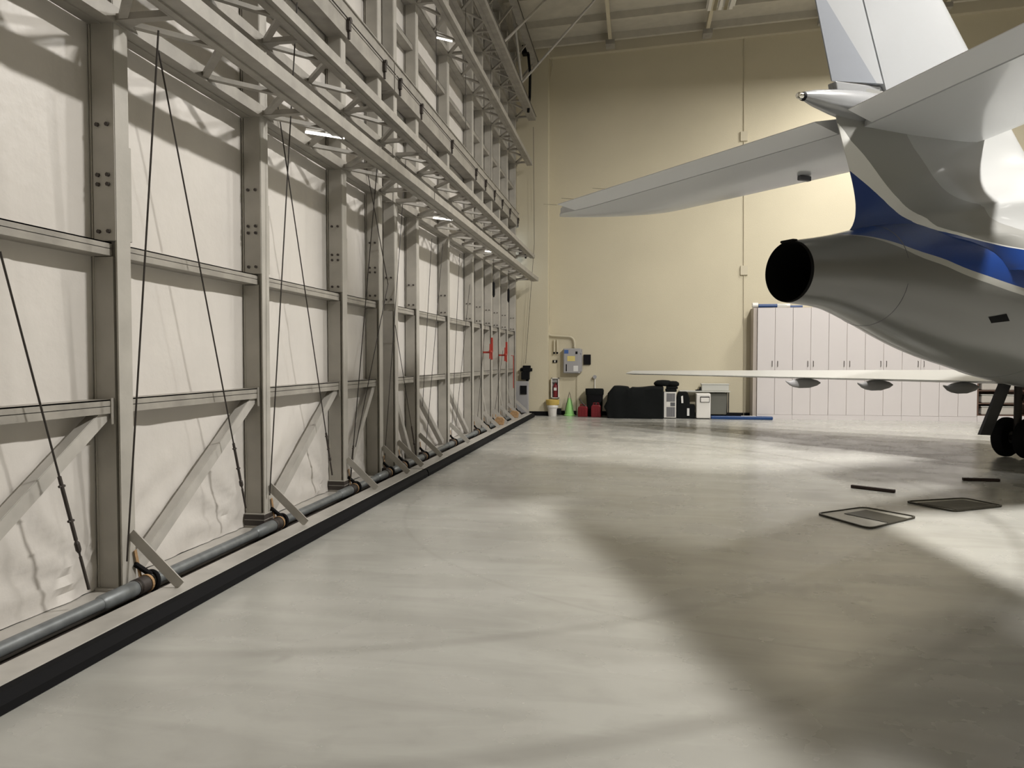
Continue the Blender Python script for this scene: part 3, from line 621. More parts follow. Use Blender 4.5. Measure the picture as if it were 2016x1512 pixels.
# trash bin
x0 = W(1153, 765, 21.25).x; x1 = W(1189, 765, 21.25).x; cx = (x0+x1)/2; hw = (x1-x0)/2
t = thing('trash_bin', 'black tapered bin with a folded liner behind the red fuel cans', 'bin', (cx, 21.22, 0))
def sq(cx, cy, hx, hy, z, n=5): return [(cx+hx*(abs(math.cos(a))**0.4)*(1 if math.cos(a) > 0 else -1), cy+hy*(abs(math.sin(a))**0.4)*(1 if math.sin(a) > 0 else -1), z) for a in np.linspace(0, 2*math.pi, 25)[:-1]]
MB().grid([sq(cx, 21.22, hw*0.78, 0.16, 0), sq(cx, 21.22, hw*0.93, 0.2, 0.62)], closed=True, caps=True).build('body', M['black'], t, smooth=True)
MB().grid([sq(cx, 21.22, hw*0.97, 0.21, 0.60), sq(cx, 21.22, hw*1.0, 0.22, 0.72), sq(cx-0.01, 21.22, hw*0.95, 0.2, 0.77), sq(cx, 21.22, hw*0.8, 0.16, 0.75)], closed=True, caps=True).build('liner', M['cloth'], t, smooth=True)
# covered stack under a black sheet
xa, xb = W(1196, 820, 20.45).x, W(1306, 820, 20.55).x
t = thing('covered_stack', 'wide stack of goods hidden under a draped black sheet', 'cover', ((xa+xb)/2, 20.85, 0))
rows = []
nx_, L_ = 46, xb-xa
for (yo, zf, amp) in ((-0.42, 0.0, 0.03), (-0.40, 0.2, 0.03), (-0.39, 0.45, 0.02), (-0.38, 0.7, 0.02), (-0.36, 0.93, 0.01), (-0.30, 1.0, 0.0), (0.0, 1.0, 0.0), (0.40, 1.0, 0.0), (0.44, 0.6, 0), (0.44, 0.0, 0)):
    r = []
    for i in range(nx_+1):
        u = i/nx_; x = xa+L_*u
        top = 0.84+0.02*math.sin(u*9)-0.05*math.exp(-((u-0.40)/0.02)**2)
        if u < 0.10: top *= 0.80+2.0*u
        e = min(1, u/0.02, (1-u)/0.02)
        x += (0.10*(1-zf)*(-1 if False else 0))+(-0.10*max(0, (0.09-u)/0.09)*math.exp(-((zf-0.45)/0.2)**2))
        z = zf*top
        r.append((x, 20.85+yo*(0.9+0.1*e)+amp*0.35*math.sin(u*17+zf*3+2*math.sin(u*5))+0.02*noise.noise(Vector((x*4, zf*3, 1))), z+0.004))
    rows.append(r)
mb = MB().grid(rows)
mb.f.append(tuple(i*(nx_+1) for i in range(len(rows)))); mb.f.append(tuple(i*(nx_+1)+nx_ for i in range(len(rows)-1, -1, -1)))
mb.build('sheet', M['cloth'], t, smooth=True)
# soft black bag on top
p0 = W(1288, 765, 20.75); p1 = W(1336, 768, 20.75)
def blob(parent, name, m, c, r, seed, flat=1.0, nseg=16):
    rows = []
    for i in range(9):
        ph = math.pi*i/8; rr = max(0.02, math.sin(ph))**0.55
        rows.append([(c[0]+r[0]*rr*math.cos(a)*(1+0.12*noise.noise(Vector((math.cos(a)*2, i*0.6, seed)))), c[1]+r[1]*rr*math.sin(a), max(c[2], c[2]-0.35*r[2]+r[2]*(1-math.cos(ph)))*(1+0*0.1*noise.noise(Vector((math.cos(a)*1.5, math.sin(a), seed+3))))) for a in np.linspace(0, 2*math.pi, nseg+1)[:-1]])
    return MB().grid(rows, closed=True, caps=True).build(name, m, parent, smooth=True)
t = thing('soft_bag', 'slumped black soft bag lying on the right end of the black sheet', 'bag', ((p0.x+p1.x)/2, 20.85, 0.866))
blob(t, 'bag', M['cloth'], (p0.x+0.24, 20.85, 0.868), (0.25, 0.2, 0.10), 1)
blob(t, 'flap', M['cloth'], (p1.x-0.16, 20.82, 0.868), (0.18, 0.16, 0.085), 4)
t2 = thing('folded_blanket', 'flat black folded blanket on the white grille unit', 'blanket', (W(1322, 775, 20.75).x, 20.8, 0.72))
xx0, xx1 = W(1309, 772, 20.7).x, W(1338, 772, 20.7).x
MB().box((xx0+0.02, 20.62, 0.722), (xx1-0.08, 21.0, 0.795)).build('fold', M['cloth'], t2, bevel=0.015)
MB().box((xx0+0.04, 20.64, 0.796), (xx1-0.05, 20.98, 0.862)).build('fold', M['cloth'], t2, bevel=0.015)
# white unit with dark grilles
YG = 20.62
x0, x1, z0, z1 = wall_rect(1307, 776, 1331, 823, YG); z0 = 0.0; z1 = 0.715
t = thing('air_purifier', 'white floor unit showing two dark grilles, right of the black sheet', 'appliance', ((x0+x1)/2, YG+0.17, 0))
MB().box((x0, YG, 0.02), (x1, YG+0.34, z1)).build('body', M['white_pl'], t, bevel=0.012)
cx0 = x0+(x1-x0)*0.22; cx1 = x1-0.03
for (a, b) in ((0.46, 0.68), (0.05, 0.31)):
    n = 9; gx = (cx1-cx0)
    g = MB().box((cx0, YG-0.006, a), (cx1, YG, b)).build('grille', M['grille'], t)
    for kk in range(n): MB().box((cx0+gx*kk/n, YG-0.010, a+0.005), (cx0+gx*kk/n+0.008, YG-0.006, b-0.005)).build('slat', M['grey_box'], g)
MB().box((cx0+0.1, YG-0.006, 0.335), (cx1, YG, 0.435)).build('grille', M['grille'], t)
MB().box((cx0-0.01, YG-0.006, 0.335), (cx0+0.09, YG, 0.435)).build('plug_recess', M['white_pl'], t)
# black equipment bag stack
x0, x1 = W(1331, 820, 20.8).x, W(1357, 820, 20.8).x
t = thing('equipment_case', 'tall black soft case with two white tags between the white units', 'case', ((x0+x1)/2, 20.85, 0))
MB().prism([(x0, 0), (x1+0.02, 0), (x1, 0.55), (x1-0.06, 0.72), (x0+0.05, 0.72), (x0, 0.5)], 1, 20.66, 20.95).build('case', M['cloth'], t, bevel=0.03)
MB().box((x1-0.02, 20.66, 0.0), (x1+0.14, 20.95, 0.38)).build('side_pocket', M['cloth'], t, bevel=0.03)
MB().prism([(x0+0.13, 0.42), (x0+0.18, 0.42), (x0+0.17, 0.62), (x0+0.12, 0.60)], 1, 20.640, 20.659).build('tag', M['label_w'], t)
MB().box((x0+0.28, 20.635, 0.08), (x0+0.34, 20.66, 0.28)).build('tag', M['label_w'], t)
# portable AC
YA = 20.6
x0, x1, z0, z1 = wall_rect(1371, 775, 1399, 824, YA); 
t = thing('portable_air_conditioner', 'white portable air conditioner with a hooded front vent', 'appliance', ((x0+x1)/2, YA+0.18, 0))
MB().box((x0, YA, 0.02), (x1, YA+0.36, 0.68)).build('body', M['white_pl'], t, bevel=0.025)
f = MB().box((x0+0.10, YA-0.012, 0.45), (x1-0.03, YA, 0.60)).build('vent', M['black'], t)
MB().box((x0+0.115, YA-0.03, 0.46), (x1-0.045, YA-0.012, 0.575)).build('flap', M['white_pl'], t)
MB().box((x0+0.03, YA+0.03, 0), (x1-0.03, YA+0.33, 0.02)).build('castor_base', M['black'], t)
# work table
YT = 21.0
x0, x1 = W(1338, 771, YT).x, W(1438, 771, YT).x
t = thing('folding_table', 'grey topped folding table with thin dark legs', 'table', ((x0+x1)/2, YT+0.33, 0))
MB().box((x0, YT, 0.70), (x1, YT+0.46, 0.735)).build('tabletop', M['frost'], t, bevel=0.006)
for (lx, ly) in ((x0+0.04, YT+0.05), (x1-0.04, YT+0.05), (x0+0.04, YT+0.42), (x1-0.04, YT+0.42)):
    MB().tube([(lx, ly, 0.70), (lx, ly, 0)], 0.014, 8).build('leg', M['black'], t)
# clouded plastic box under the table
xa_, xb_ = W(1400, 800, 20.9).x, W(1435, 800, 20.9).x
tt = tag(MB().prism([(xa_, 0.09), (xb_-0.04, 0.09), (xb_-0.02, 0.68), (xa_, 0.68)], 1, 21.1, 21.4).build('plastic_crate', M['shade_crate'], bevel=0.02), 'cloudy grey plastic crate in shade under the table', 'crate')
# bin on the table
xa_, xb_ = W(1382, 765, 20.95).x, W(1436, 765, 20.95).x
t = thing('storage_tub', 'pale translucent storage tub standing on the table', 'tub', ((xa_+xb_)/2, 21.1, 0.736))
MB().box((xa_, 21.05, 0.736), (xb_, 21.40, 0.90)).build('tub', M['frost'], t, bevel=0.015)
MB().box((xa_-0.01, 21.04, 0.90), (xb_+0.01, 21.41, 0.93)).build('lid', M['frost'], t, bevel=0.008)
xa_ = W(1371, 768, 20.85).x; xb_ = W(1382, 768, 20.85).x
tag(MB().prism([(xa_, 0.737), (xb_-0.01, 0.737), (xb_-0.01, 0.84), (xb_-0.03, 0.84), (xb_-0.05, 0.77), (xa_, 0.76)], 1, 21.05, 21.2).build('bench_stapler', M['black']), 'small black tool on the table left of the tub', 'tool')
# blue folded mats
def mat_(px0, px1, z0, z1, Y, lb, dy=0.12):
    a, b = W(px0, 820, Y).x, W(px1, 820, Y).x
    tag(MB().box((a, Y, z0), (b, Y+dy, z1)).build('blue_mat', M['blue'], bevel=0.02), lb, 'mat', 'blue mats along the wall')
mat_(1400, 1522, 0.0, 0.09, 20.55, 'long blue padded roll on the floor from the table to the cabinets', 0.14)
mat_(1437, 1480, 0.092, 0.14, 20.62+0.2, 'short blue roll on the floor between table and cabinets', 0.12)
bpy.data.objects['blue_mat.001'].location.z = 0.0
a, b = W(1460, 820, 20.5).x, W(1490, 820, 20.5).x
tag(MB().box((a, 20.57, 0.092), (b, 20.63, 0.10)).build('paper_strip', M['label_w']), 'white strip lying on the blue roll', 'strip')

# ------------------------------------------------------------------ cabinets
YC = 20.9; dpt = WY-YC-0.01
xs = [W(x, 780, YC).x for x in (1490, 1924)]
UW = (xs[1]-xs[0])/6
ordn = ['leftmost', 'second from the left', 'third from the left', 'fourth from the left', 'fifth from the left', 'rightmost']
def cab(i, z0, z1, upper):
    x = xs[0]+UW*i
    nm = 'wall_cabinet' if upper else 'base_cabinet'
    t = thing(nm, ('tall white upper cabinet with two doors, %s of six' if upper else 'white lower cabinet with two doors, %s of six') % ordn[i], 'cabinet', (x+UW/2, YC+dpt/2, z0), 'white upper cabinets' if upper else 'white lower cabinets')
    MB().box((x+0.002, YC+0.02, z0), (x+UW-0.002, WY-0.01, z1)).build('body', M['cab_side'], t)
    for s in (0, 1):
        d0 = x+UW/2*s+0.005; d1 = x+UW/2*(s+1)-0.005
        d = MB().box((d0, YC, z0+(0.02 if upper else 0.13)), (d1, YC+0.019, z1-0.01)).build('door', M['cab'], t)
        hx = x+UW/2+(-0.07 if s == 0 else 0.07); hz = z0+0.25 if upper else z1-0.22
        if upper: MB().tube([(hx, YC, hz), (hx, YC-0.03, hz+0.01), (hx, YC-0.03, hz+0.14), (hx, YC, hz+0.15)], 0.007, 6).build('handle', M['rust'], d)
    if not upper: MB().box((x+0.002, YC-0.012, z0), (x+UW-0.002, YC+0.02, z0+0.125)).build('plinth', M['cab'], t)
for i in range(6): cab(i, 0.0, 1.12, False); cab(i, 1.15, 2.97, True)
tag(MB().box((xs[0], YC+0.005, 1.122), (xs[1], WY-0.01, 1.148)).build('worktop', M['cab']), 'thin white worktop between the lower and upper cabinets', 'worktop')
# dark side panel strip, left of the cabinets
tag(MB().box((xs[0]-0.10, YC+0.05, 0), (xs[0]-0.002, WY-0.01, 2.97)).build('filler_panel', M['cab_side'], bevel=0.003), 'taupe side panel closing the left end of the cabinets', 'panel')
# things on top of the cabinets
def roll(name, px0, py0, px1, r, m, lb, Y, cat='roll', grp=None):
    a = W(px0, py0, Y).x; b = W(px1, py0, Y).x; z = 2.972+r
    return tag(MB().tube([(a, Y, z), (b, Y, z)], r, 12).build(name, m, smooth=True), lb, cat, grp)
o_ = roll('paper_roll', 1481, 603, 1492, 0.07, M['white_pl'], 'round white roll end at the left on top of the cabinets', 21.0)
roll('green_tube', 1493, 603, 1530, 0.05, M['blue'], 'dark teal tube lying on the cabinet tops', 20.98)
roll('cream_tube', 1485, 595, 1555, 0.06, M['white_pl'], 'long cream tube on the cabinet tops behind the teal one', 21.2)
bb = thing('plastic_bundle', 'crumpled pale plastic bundle on the cabinet tops', 'bundle', (W(1540, 600, 21.0).x, 21.0, 2.972))
blob(bb, 'bundle', M['frost'], (W(1535, 600, 21.0).x, 21.08, 2.973), (0.22, 0.02, 0.06), 2)
roll('blue_tube', 1515, 590, 1580, 0.04, M['blue'], 'thin blue tube at the back of the cabinet tops', 21.32)
# open shelving at the right of the cabinets
x0 = xs[1]+0.01; x1 = x0+1.9
t = thing('open_shelf', 'low open shelf unit of brown board right of the white cabinets', 'shelf', ((x0+x1)/2, YC+0.3, 0))
MB().box((x0, WY-0.05, 0.15), (x1, WY-0.012, 1.12)).build('back_panel', M['brown'], t)
for s in (x0, x1-0.03): MB().box((s, YC+0.02, 0.15), (s+0.03, WY-0.05, 1.12)).build('side_panel', M['brown'], t)
for z in (0.15, 0.45, 0.78, 1.10): MB().box((x0+0.03, YC+0.03, z), (x1-0.03, WY-0.05, z+0.02)).build('shelf', M['brown'], t)
MB().box((x0, YC, 0.0), (x1, YC+0.5, 0.15)).build('plinth', M['cab'], t)
for j, z in enumerate((0.471, 0.801, 0.171)):
    for i in range(2):
        bx = x0+0.12+i*0.42
        q = thing('clear_bin', 'clear plastic bin, %s on the %s shelf of the open unit' % (['left one', 'right one'][i], ['middle', 'top', 'bottom'][j]), 'bin', (bx+0.19, YC+0.22, z), 'clear bins on the open shelf')
        MB().box((bx, YC+0.06, z), (bx+0.38, YC+0.40, z+0.20)).build('bin', M['clear'], q, bevel=0.03)
        MB().box((bx-0.01, YC+0.05, z+0.202), (bx+0.39, YC+0.41, z+0.225)).build('lid', M['frost'], q, bevel=0.005)

# ------------------------------------------------------------------ aircraft
AN = math.radians(64)
fwh = Vector((-math.sin(YAW), math.cos(YAW), 0))
Av = RT*math.sin(AN)+fwh*math.cos(AN)
NP = RT*2.56+fwh*7.0
jet = thing('business_jet', 'white and blue business jet with its tail exhaust pointing left', 'aircraft', (NP.x, NP.y, 0))
jet.rotation_euler = (0, 0, math.atan2(Av.y, Av.x))
def J(mb, name, m, parent=jet, smooth=True, bevel=0): return mb.build(name, m, parent, smooth=smooth, bevel=bevel, local=True)
interp = lambda x, xs_, ys_: float(np.interp(x, xs_, ys_))
# fuselage
FS = [0.0, 0.5, 1.04, 1.57, 2.08, 2.62, 3.35, 4.2, 5.2, 6.5, 9, 12, 15, 16.5, 17.8, 18.8, 19.4, 19.7]
FCN = [2.41, 2.43, 2.418, 2.40, 2.385, 2.375, 2.37, 2.38, 2.40, 2.43, 2.45, 2.45, 2.45, 2.42, 2.33, 2.2, 2.1, 2.05]
FR = [0.283, 0.352, 0.495, 0.655, 0.785, 0.89, 1.035, 1.15, 1.21, 1.25, 1.25, 1.25, 1.25, 1.15, 0.9, 0.58, 0.3, 0.05]
def smooth_interp(x, xs_, ys_):
    # Catmull-Rom through the stations
    i = max(0, min(len(xs_)-2, int(np.searchsorted(xs_, x)-1)))
    x0, x1 = xs_[i], xs_[i+1]; t = (x-x0)/(x1-x0)
    def sl(j):
        if j <= 0: return (ys_[1]-ys_[0])/(xs_[1]-xs_[0])
        if j >= len(xs_)-1: return (ys_[-1]-ys_[-2])/(xs_[-1]-xs_[-2])
        return (ys_[j+1]-ys_[j-1])/(xs_[j+1]-xs_[j-1])
    m0, m1 = sl(i)*(x1-x0), sl(i+1)*(x1-x0)
    return (2*t**3-3*t**2+1)*ys_[i]+(t**3-2*t**2+t)*m0+(-2*t**3+3*t**2)*ys_[i+1]+(t**3-t**2)*m1
def frc(s): return smooth_interp(s, FS, FCN), smooth_interp(s, FS, FR)
rows = []
st = list(np.linspace(0.02, 6, 61))+list(np.linspace(6.4, 15, 20))+list(np.linspace(15.3, 19.7, 23))
for s in st:
    c, r = frc(s); r = max(r, 0.02)
    rows.append([(s, r*math.cos(a), c+r*math.sin(a)) for a in np.linspace(0, 2*math.pi, 65)[:-1]])
# inner wall of the exhaust pipe
inn = []
for (s, r) in ((0.75, 0.20), (0.4, 0.25), (0.06, 0.268), (0.0, 0.272)):
    inn.append([(s, r*math.cos(a), 2.41+r*math.sin(a)) for a in np.linspace(0, 2*math.pi, 65)[:-1]])
J(MB().grid(rows, closed=True), 'fuselage', M['livery'])
noz = J(MB().grid(inn, closed=True).grid([inn[0], [(0.75, 0.01*math.cos(a), 2.41+0.01*math.sin(a)) for a in np.linspace(0, 2*math.pi, 65)[:-1]]], closed=True), 'exhaust_pipe', M['soot'])
lip = MB().grid([[(s, r*math.cos(a), 2.41+r*math.sin(a)) for a in np.linspace(0, 2*math.pi, 65)[:-1]] for (s, r) in ((0.0, 0.272), (-0.010, 0.277), (0.0, 0.283), (0.018, 0.2845), (0.02, 0.280))], closed=True)
J(lip, 'exhaust_lip', M['soot'])
J(MB().box((-0.015, -0.07, 2.68), (0.045, 0.09, 2.705)), 'lip_fairing', M['soot'], smooth=False, bevel=0.008)
# frame seams
for s in (1.02, 3.0):
    rws = []
    for ds, dr in ((-0.004, 0.0005), (0.0, 0.003), (0.004, 0.0005)):
        c, r = frc(s+ds); rws.append([(s+ds, (r+dr)*math.cos(a), c+(r+dr)*math.sin(a)) for a in np.linspace(-2.9, 0.75 if False else 2.9, 60)])
    J(MB().grid([[(p[0]+(p[2]-2.4)*0.10, p[1], p[2]) for p in r] for r in rws]) if False else MB().grid(rws), 'panel_seam', M['grille'])
# small vents on the near side
def on_body(s, ang, lift=0.0):
    c, r = frc(s); r += lift; return (s, -r*math.cos(ang), c+r*math.sin(ang))
pts = [on_body(2.12, -0.45, 0.004), on_body(2.20, -0.53, 0.004), on_body(2.02, -0.60, 0.004), on_body(1.95, -0.53, 0.004)]
VENT = J(MB().add(pts+[(p[0], p[1]*0.985, p[2]) for p in pts], [(0, 1, 2, 3), (7, 6, 5, 4), (0, 4, 5, 1), (1, 5, 6, 2), (2, 6, 7, 3), (3, 7, 4, 0)]), 'vent', M['soot'], smooth=False)
# fin: lower part with fillets into the tail cone
def foil(te, le, t, z, n=26, k=0.55):
    """closed section, te..le along x; near side y<0"""
    ch = le-te; up = []
    for i in range(n+1):
        u = 0.5-0.5*math.cos(math.pi*i/n)
        x_ = te+ch*u; ramp = min(1.0, (x_-te)/1.3)**0.8
        c_, r_b = frc(x_); gap = z-(c_+r_b)
        wv = t*ramp+0.42*min(1.0, (x_-te)/0.9)*math.exp(-max(gap, -0.05)/0.17)*min(1, r_b)
        wv *= (1.0 if u < 0.6 else math.sqrt(max(0, 1-((u-0.6)/0.4)**2)))
        up.append((te+ch*u, wv+0.004))
    return [(x, -y, z) for x, y in up]+[(x, y, z) for x, y in reversed(up)]
ZF = [2.45, 2.62, 2.72, 2.76, 2.80, 2.84, 2.88, 2.92, 2.98, 3.05, 3.12, 3.22, 3.33, 3.43, 3.54, 3.64, 3.77, 3.9, 4.05, 4.22]
TE = [1.20, 1.05, 0.90, 0.80, 0.755, 0.79, 0.83, 0.855, 0.878, 0.885, 0.882, 0.862, 0.828, 0.79, 0.745, 0.70, 0.65, 0.60, 0.56, 0.53]
TT = [0.50, 0.42, 0.37, 0.345, 0.325, 0.30, 0.28, 0.26, 0.24, 0.222, 0.208, 0.192, 0.178, 0.165, 0.155, 0.145, 0.135, 0.125, 0.12, 0.115]
rows = []
for z in np.linspace(2.45, 4.22, 60):
    te = smooth_interp(z, ZF, TE); t_ = smooth_interp(z, ZF, TT); le = 2.54+(4.91-z)*1.02+max(0, 3.75-z)*1.2
    rows.append(foil(te, le, t_, z))
fin = J(MB().grid(rows, closed=True, caps=True), 'lower_fin', M['livery'])
# S-duct intake on the spine
rows = []
for s in np.linspace(3.3, 6.6, 16):
    u = (s-3.3)/3.3; rr = 0.30+0.22*u; cz_ = 3.35+0.42*u
    rows.append([(s, rr*math.cos(a), cz_+rr*math.sin(a)) for a in np.linspace(0, 2*math.pi, 33)[:-1]])
J(MB().grid(rows, closed=True), 'intake_duct', M['livery'])
# upper fin and rudder
def hin(z): return 1.16-(z-4.28)*0.40
def tez(z): return 0.53-(z-4.24)*0.32
def lez(z): return 2.54+(4.91-z)*1.02
rows = []; rr_ = []
for z in np.linspace(4.1, 6.55, 14):
    h = hin(z); le = lez(z); te = tez(z); T = 0.085*(1-(z-4.1)*0.14)
    n = 16; up = []
    for i in range(n+1):
        u = i/n; x = h+(le-h)*u; up.append((x, T*(1.0 if u < 0.4 else math.sqrt(max(0, 1-((u-0.4)/0.6)**2)))+0.003))
    rows.append([(x, -y, z) for x, y in up]+[(x, y, z) for x, y in reversed(up)])
    if z > 4.22: rr_.append([(te, -0.006, z), (h-0.02, -T, z), (h-0.006, -T*0.4, z), (h-0.006, T*0.4, z), (h-0.02, T, z), (te, 0.006, z)])
rr_.insert(0, [(tez(4.24), -0.006, 4.24), (hin(4.28)-0.02, -0.083, 4.285), (hin(4.28)-0.006, -0.03, 4.285), (hin(4.28)-0.006, 0.03, 4.285), (hin(4.28)-0.02, 0.083, 4.285), (tez(4.24), 0.006, 4.24)]); rr_.pop(1)
J(MB().grid(rows, closed=True, caps=True), 'upper_fin', M['plane_white'])
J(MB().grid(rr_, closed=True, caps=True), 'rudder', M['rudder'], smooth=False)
# fairing bullet at the crossing
prof = [(0.17, 0.040), (0.30, 0.075), (0.55, 0.118), (0.85, 0.15), (1.2, 0.165), (1.7, 0.16), (2.4, 0.13), (3.0, 0.06), (3.2, 0.01)]
bz = 4.045
bul = J(MB().grid([[(s, r*0.9*math.cos(a), bz+r*math.sin(a)) for a in np.linspace(0, 2*math.pi, 33)[:-1]] for s, r in prof], closed=True, caps=True), 'tail_bullet', M['bullet'])
J(MB().grid([[(s, r*math.cos(a), bz-0.005+r*math.sin(a)) for a in np.linspace(0, 2*math.pi, 17)[:-1]] for s, r in ((0.145, 0.038), (0.172, 0.041))], closed=True, caps=True), 'light_collar', M['black'], bul)
J(MB().grid([[(s, r*math.cos(a), bz-0.005+r*math.sin(a)) for a in np.linspace(0, 2*math.pi, 17)[:-1]] for s, r in ((0.085, 0.018), (0.10, 0.03), (0.145, 0.033))], closed=True, caps=True), 'tail_light', M['chrome'], bul)
J(MB().prism([(0.55, 4.15), (1.25, 4.16), (1.15, 4.27), (0.53, 4.225)], 1, -0.05, 0.05), 'rudder_fairing', M['bullet'], smooth=False, bevel=0.01)
# horizontal stabilisers, with anhedral
ANH = math.radians(4.0); SZ = 3.93
def stab(sign, name):
    ANH = math.radians(6.3 if sign > 0 else 4.0)
    def te(y): return 0.60-0.375*y
    def le(y):
        b = 2.72-0.55*y
        if y > 2.9: b -= (y-2.9)**2*1.6
        return b
    tip = 3.66; hg = 0.42
    ys = list(np.linspace(0.0, 2.9, 16))+list(np.linspace(3.0, tip, 9))
    fr_, el = [], []
    for y in ys:
        a, b = te(y), le(y)
        if y > 3.45: a += (y-3.45)*1.5
        ch = max(b-a, 0.12); T = 0.075*(ch/2.1)**0.8*1.15
        zc = SZ-math.tan(ANH)*y
        h = a+0.34*(ch/2.1)**0.5
        sec = []
        n = 14
        for i in range(n+1):
            u = i/n; x = h+(b-h)*u; v = T*(1 if u < 0.35 else math.sqrt(max(0, 1-((u-0.35)/0.65)**2)))*(0.85+0.15*min(1, u/0.35))
            sec.append((x, v+0.002))
        fr_.append([(x, sign*(y+0.02), zc-v) for x, v in sec]+[(x, sign*(y+0.02), zc+v) for x, v in reversed(sec)])
        if 0.12 <= y <= 3.3: el.append([(a, sign*y, zc-0.004), (h-0.018, sign*y, zc-T*0.86), (h-0.006, sign*y, zc-T*0.3), (h-0.006, sign*y, zc+T*0.3), (h-0.018, sign*y, zc+T*0.86), (a, sign*y, zc+0.004)])
        elif y > 3.3:
            pass
    o = J(MB().grid(fr_, closed=True, caps=True), name, M['stab_grey'])
    e = J(MB().grid(el, closed=True, caps=True), 'elevator', M['elev'], o, smooth=False)
    # tip cap with static wicks
    w_ = MB()
    for y in (2.55, 3.0, 3.28): w_.tube([(te(y)+0.02, sign*y, SZ-math.tan(ANH)*y), (te(y)-0.16, sign*(y+0.03), SZ-math.tan(ANH)*y)], 0.004, 5)
    J(w_, 'static_wick', M['chrome'], o)
    yy_ = 1.25
    J(MB().box((1.45, sign*yy_-0.03, SZ-math.tan(ANH)*yy_-0.125), (1.62, sign*yy_+0.03, SZ-math.tan(ANH)*yy_-0.07)), 'drain_mast', M['grille'], o, smooth=False, bevel=0.01)
    return o
stab(1, 'horizontal_stabiliser'); stab(-1, 'horizontal_stabiliser')
# wings
def wing(sign):
    rows = []; ws = []
    for y in np.linspace(0.6, 9.8, 20):
        u = (y-1.2)/8.35; a = 6.35-1.35*max(0, u); b = 10.4-4.1*u; zc = 1.255; ch = b-a; T = 0.042*ch+0.01
        if y > 9.2: b -= (y-9.2)*1.2
        n = 12; sec = []
        for i in range(n+1):
            q = i/n; x = a+(b-a)*q; v = T*(q/0.4)**0.8 if q < 0.4 else T*math.sqrt(max(0, 1-((q-0.4)/0.6)**2))
            sec.append((x, v+0.006))
        rows.append([(x, sign*y, zc-v*0.45) for x, v in sec]+[(x, sign*y, zc+v) for x, v in reversed(sec)])
    o = J(MB().grid(rows, closed=True, caps=True), 'wing', M['wing'])
    for y in (2.5, 3.9, 5.3):
        u = (y-1.2)/8.35; a = 6.35-1.35*u; zc = 1.25
        prof = [(-0.20, 0.012), (-0.10, 0.035), (0.0, 0.065), (0.15, 0.085), (0.40, 0.085), (0.60, 0.05), (0.70, 0.01)]
        J(MB().grid([[(a+s, sign*y+r*0.7*math.cos(t_), zc-0.07-(0.04 if s > -0.15 else 0.0)+r*1.1*math.sin(t_)) for t_ in np.linspace(0, 2*math.pi, 17)[:-1]] for s, r in prof], closed=True, caps=True), 'flap_track_fairing', M['grey_box'], o)
    return o
wing(1); wing(-1)
# side engines on pylons
def engine(sign):
    prof = [(4.35, 0.27), (4.4, 0.33), (5.1, 0.48), (6.1, 0.56), (7.1, 0.52), (7.3, 0.46), (7.25, 0.42), (6.5, 0.38)]
    o = J(MB().grid([[(s, sign*2.05+r*math.cos(t_), 3.05+r*math.sin(t_)) for t_ in np.linspace(0, 2*math.pi, 33)[:-1]] for s, r in prof], closed=True), 'engine_nacelle', M['plane_white'])
    J(MB().grid([[(s, sign*2.05+r*math.cos(t_), 3.05+r*math.sin(t_)) for t_ in np.linspace(0, 2*math.pi, 33)[:-1]] for s, r in ((4.35, 0.268), (4.7, 0.25), (4.71, 0.01))], closed=True), 'exhaust_pipe', M['soot'], o)
    J(MB().prism([(4.8, 2.98), (6.9, 2.98), (7.1, 3.05), (6.9, 3.12), (4.8, 3.12)], 1, 0.95 if sign > 0 else -1.62, 1.62 if sign > 0 else -0.95), 'pylon', M['plane_white'], o, bevel=0.02)
engine(1); engine(-1)
# main landing gear (both sides), nose gear
def gear(sign, s0=7.3, y0=2.15):
    y = sign*y0
    g = J(MB().tube([(s0, y, 1.2), (s0, y, 0.36)], 0.06, 12).tube([(s0, y-0.05, 0.95), (s0+0.45, y-0.02, 1.2)], 0.03, 8).tube([(s0, y-0.24, 0.32), (s0, y+0.24, 0.32)], 0.045, 10), 'main_gear_leg', M['rust'])
    for dy in (-0.17, 0.17):
        ring = [(0.10, -0.085), (0.20, -0.095), (0.29, -0.085), (0.318, -0.05), (0.325, 0), (0.318, 0.05), (0.29, 0.085), (0.20, 0.095), (0.10, 0.085)]
        rows = [[(s0+r*math.cos(t_), y+dy+o_2, 0.327+r*math.sin(t_)) for t_ in np.linspace(0, 2*math.pi, 33)[:-1]] for r, o_2 in ring]
        wh = J(MB().grid(rows, closed=True), 'tyre', M['rubber'], g)
        J(MB().tube([(s0, y+dy-0.07, 0.327), (s0, y+dy+0.07, 0.327)], 0.16, 20), 'hub', M['grille'], g, smooth=False)
    d = MB(); 
    p = [(s0-0.80, y+0.10, 0.40), (s0-0.52, y+0.10, 0.38), (s0+0.05, y+0.12, 1.22), (s0-0.24, y+0.12, 1.24)]
    d.add(p+[(a, b+0.05, c) for a, b, c in p], [(0, 1, 2, 3), (7, 6, 5, 4), (0, 4, 5, 1), (1, 5, 6, 2), (2, 6, 7, 3), (3, 7, 4, 0)])
    J(d, 'gear_door', M['grille'], g, smooth=False, bevel=0.008)
gear(1); gear(-1)
g = J(MB().tube([(16.3, 0, 1.25), (16.3, 0, 0.3)], 0.05, 12), 'nose_gear_leg', M['rust'])
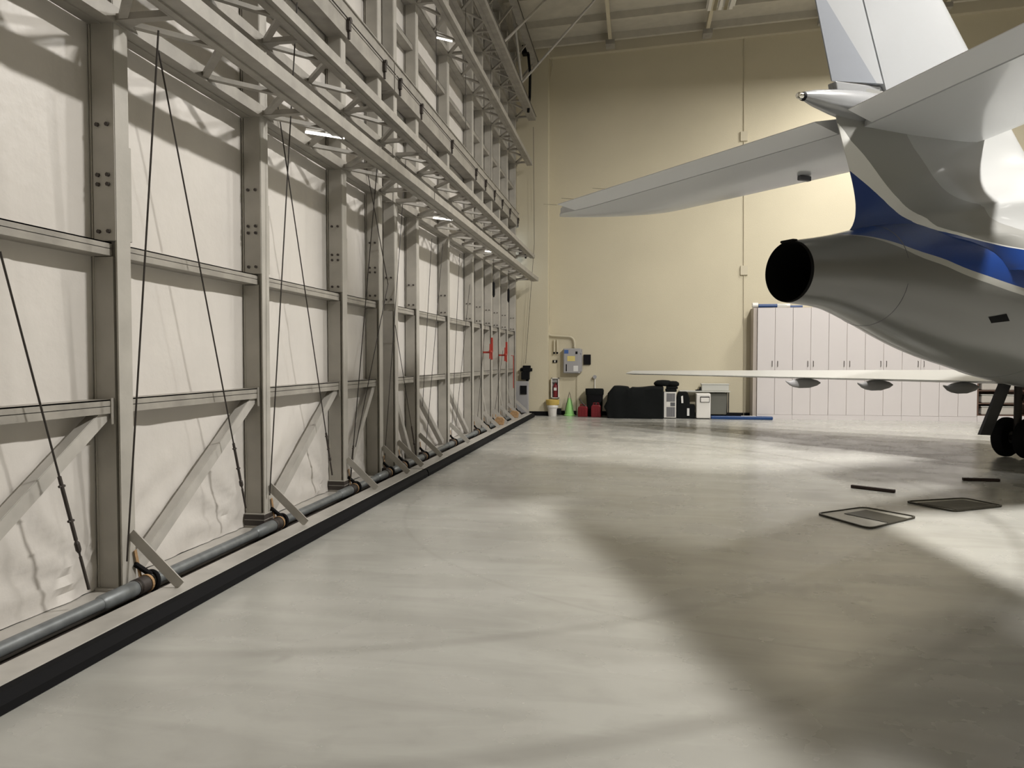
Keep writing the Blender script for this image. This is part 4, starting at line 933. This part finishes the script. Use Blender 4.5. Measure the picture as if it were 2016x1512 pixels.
for dy in (-0.12, 0.12):
    J(MB().grid([[(16.3+r*math.cos(t_), dy+o_2, 0.232+r*math.sin(t_)) for t_ in np.linspace(0, 2*math.pi, 25)[:-1]] for r, o_2 in ((0.08, -0.06), (0.2, -0.06), (0.23, 0), (0.2, 0.06), (0.08, 0.06))], closed=True), 'tyre', M['rubber'], g)

# ------------------------------------------------------------------ trays and sticks on the floor
def tray(outer, inner, lb):
    P = [onz(*q, 0.0) for q in outer]; Q = [onz(*q, 0.012) for q in inner]
    c = sum(P, Vector())/4
    t = thing('drip_tray', lb, 'tray', (c.x, c.y, 0), 'drip trays on the floor')
    def rnd(pts, k=0.12, z=0.0, sc=1.0):
        out = []
        n = len(pts)
        for i in range(n):
            a, b, d = pts[i-1], pts[i], pts[(i+1) % n]
            p1 = b+(a-b)*k; p2 = b+(d-b)*k
            for u in (0, 0.25, 0.5, 0.75, 1): q = p1*(1-u)**2+b*2*u*(1-u)+p2*u*u; q = c+(q-c)*sc; out.append((q.x, q.y, z))
        return out
    MB().grid([rnd(P, z=0.001), rnd(P, z=0.018), rnd(P, z=0.018, sc=0.955), rnd(P, z=0.006, sc=0.95)], closed=True).build('rim', M['oil'], t)
    MB().grid([rnd(P, z=0.001, sc=0.95), rnd(P, z=0.008, sc=0.95)], closed=True, caps=True).build('pan', M['tray'], t)
    q = [(v.x, v.y) for v in Q]
    MB().prism(q, 2, 0.0085, 0.014).build('oily_mat', M['oil'], t)
tray([(1606, 1013), (1712, 1043), (1808, 1020), (1700, 1000)], [(1662, 1011), (1752, 1030), (1788, 1021), (1705, 1004)], 'pale floor tray with a dark mat covering its far half, nearer of the two')
tray([(1780, 989), (1879, 1009), (1978, 998), (1899, 982)], [(1806, 990), (1884, 1004), (1964, 995), (1894, 984)], 'pale floor tray almost filled by a dark mat, farther of the two')
def stick(a, b, lb):
    p, q = onz(*a, 0.02), onz(*b, 0.02)
    tag(MB().bar(p, q, 0.05, 0.038).build('wheel_chock', M['wood'], bevel=0.006), lb, 'chock', 'dark bars on the floor')
stick((1676, 957), (1762, 967), 'dark wooden bar on the open floor beyond the nearer tray')
stick((1895, 943), (1968, 945), 'dark wooden bar lying in the shade in front of the landing gear')
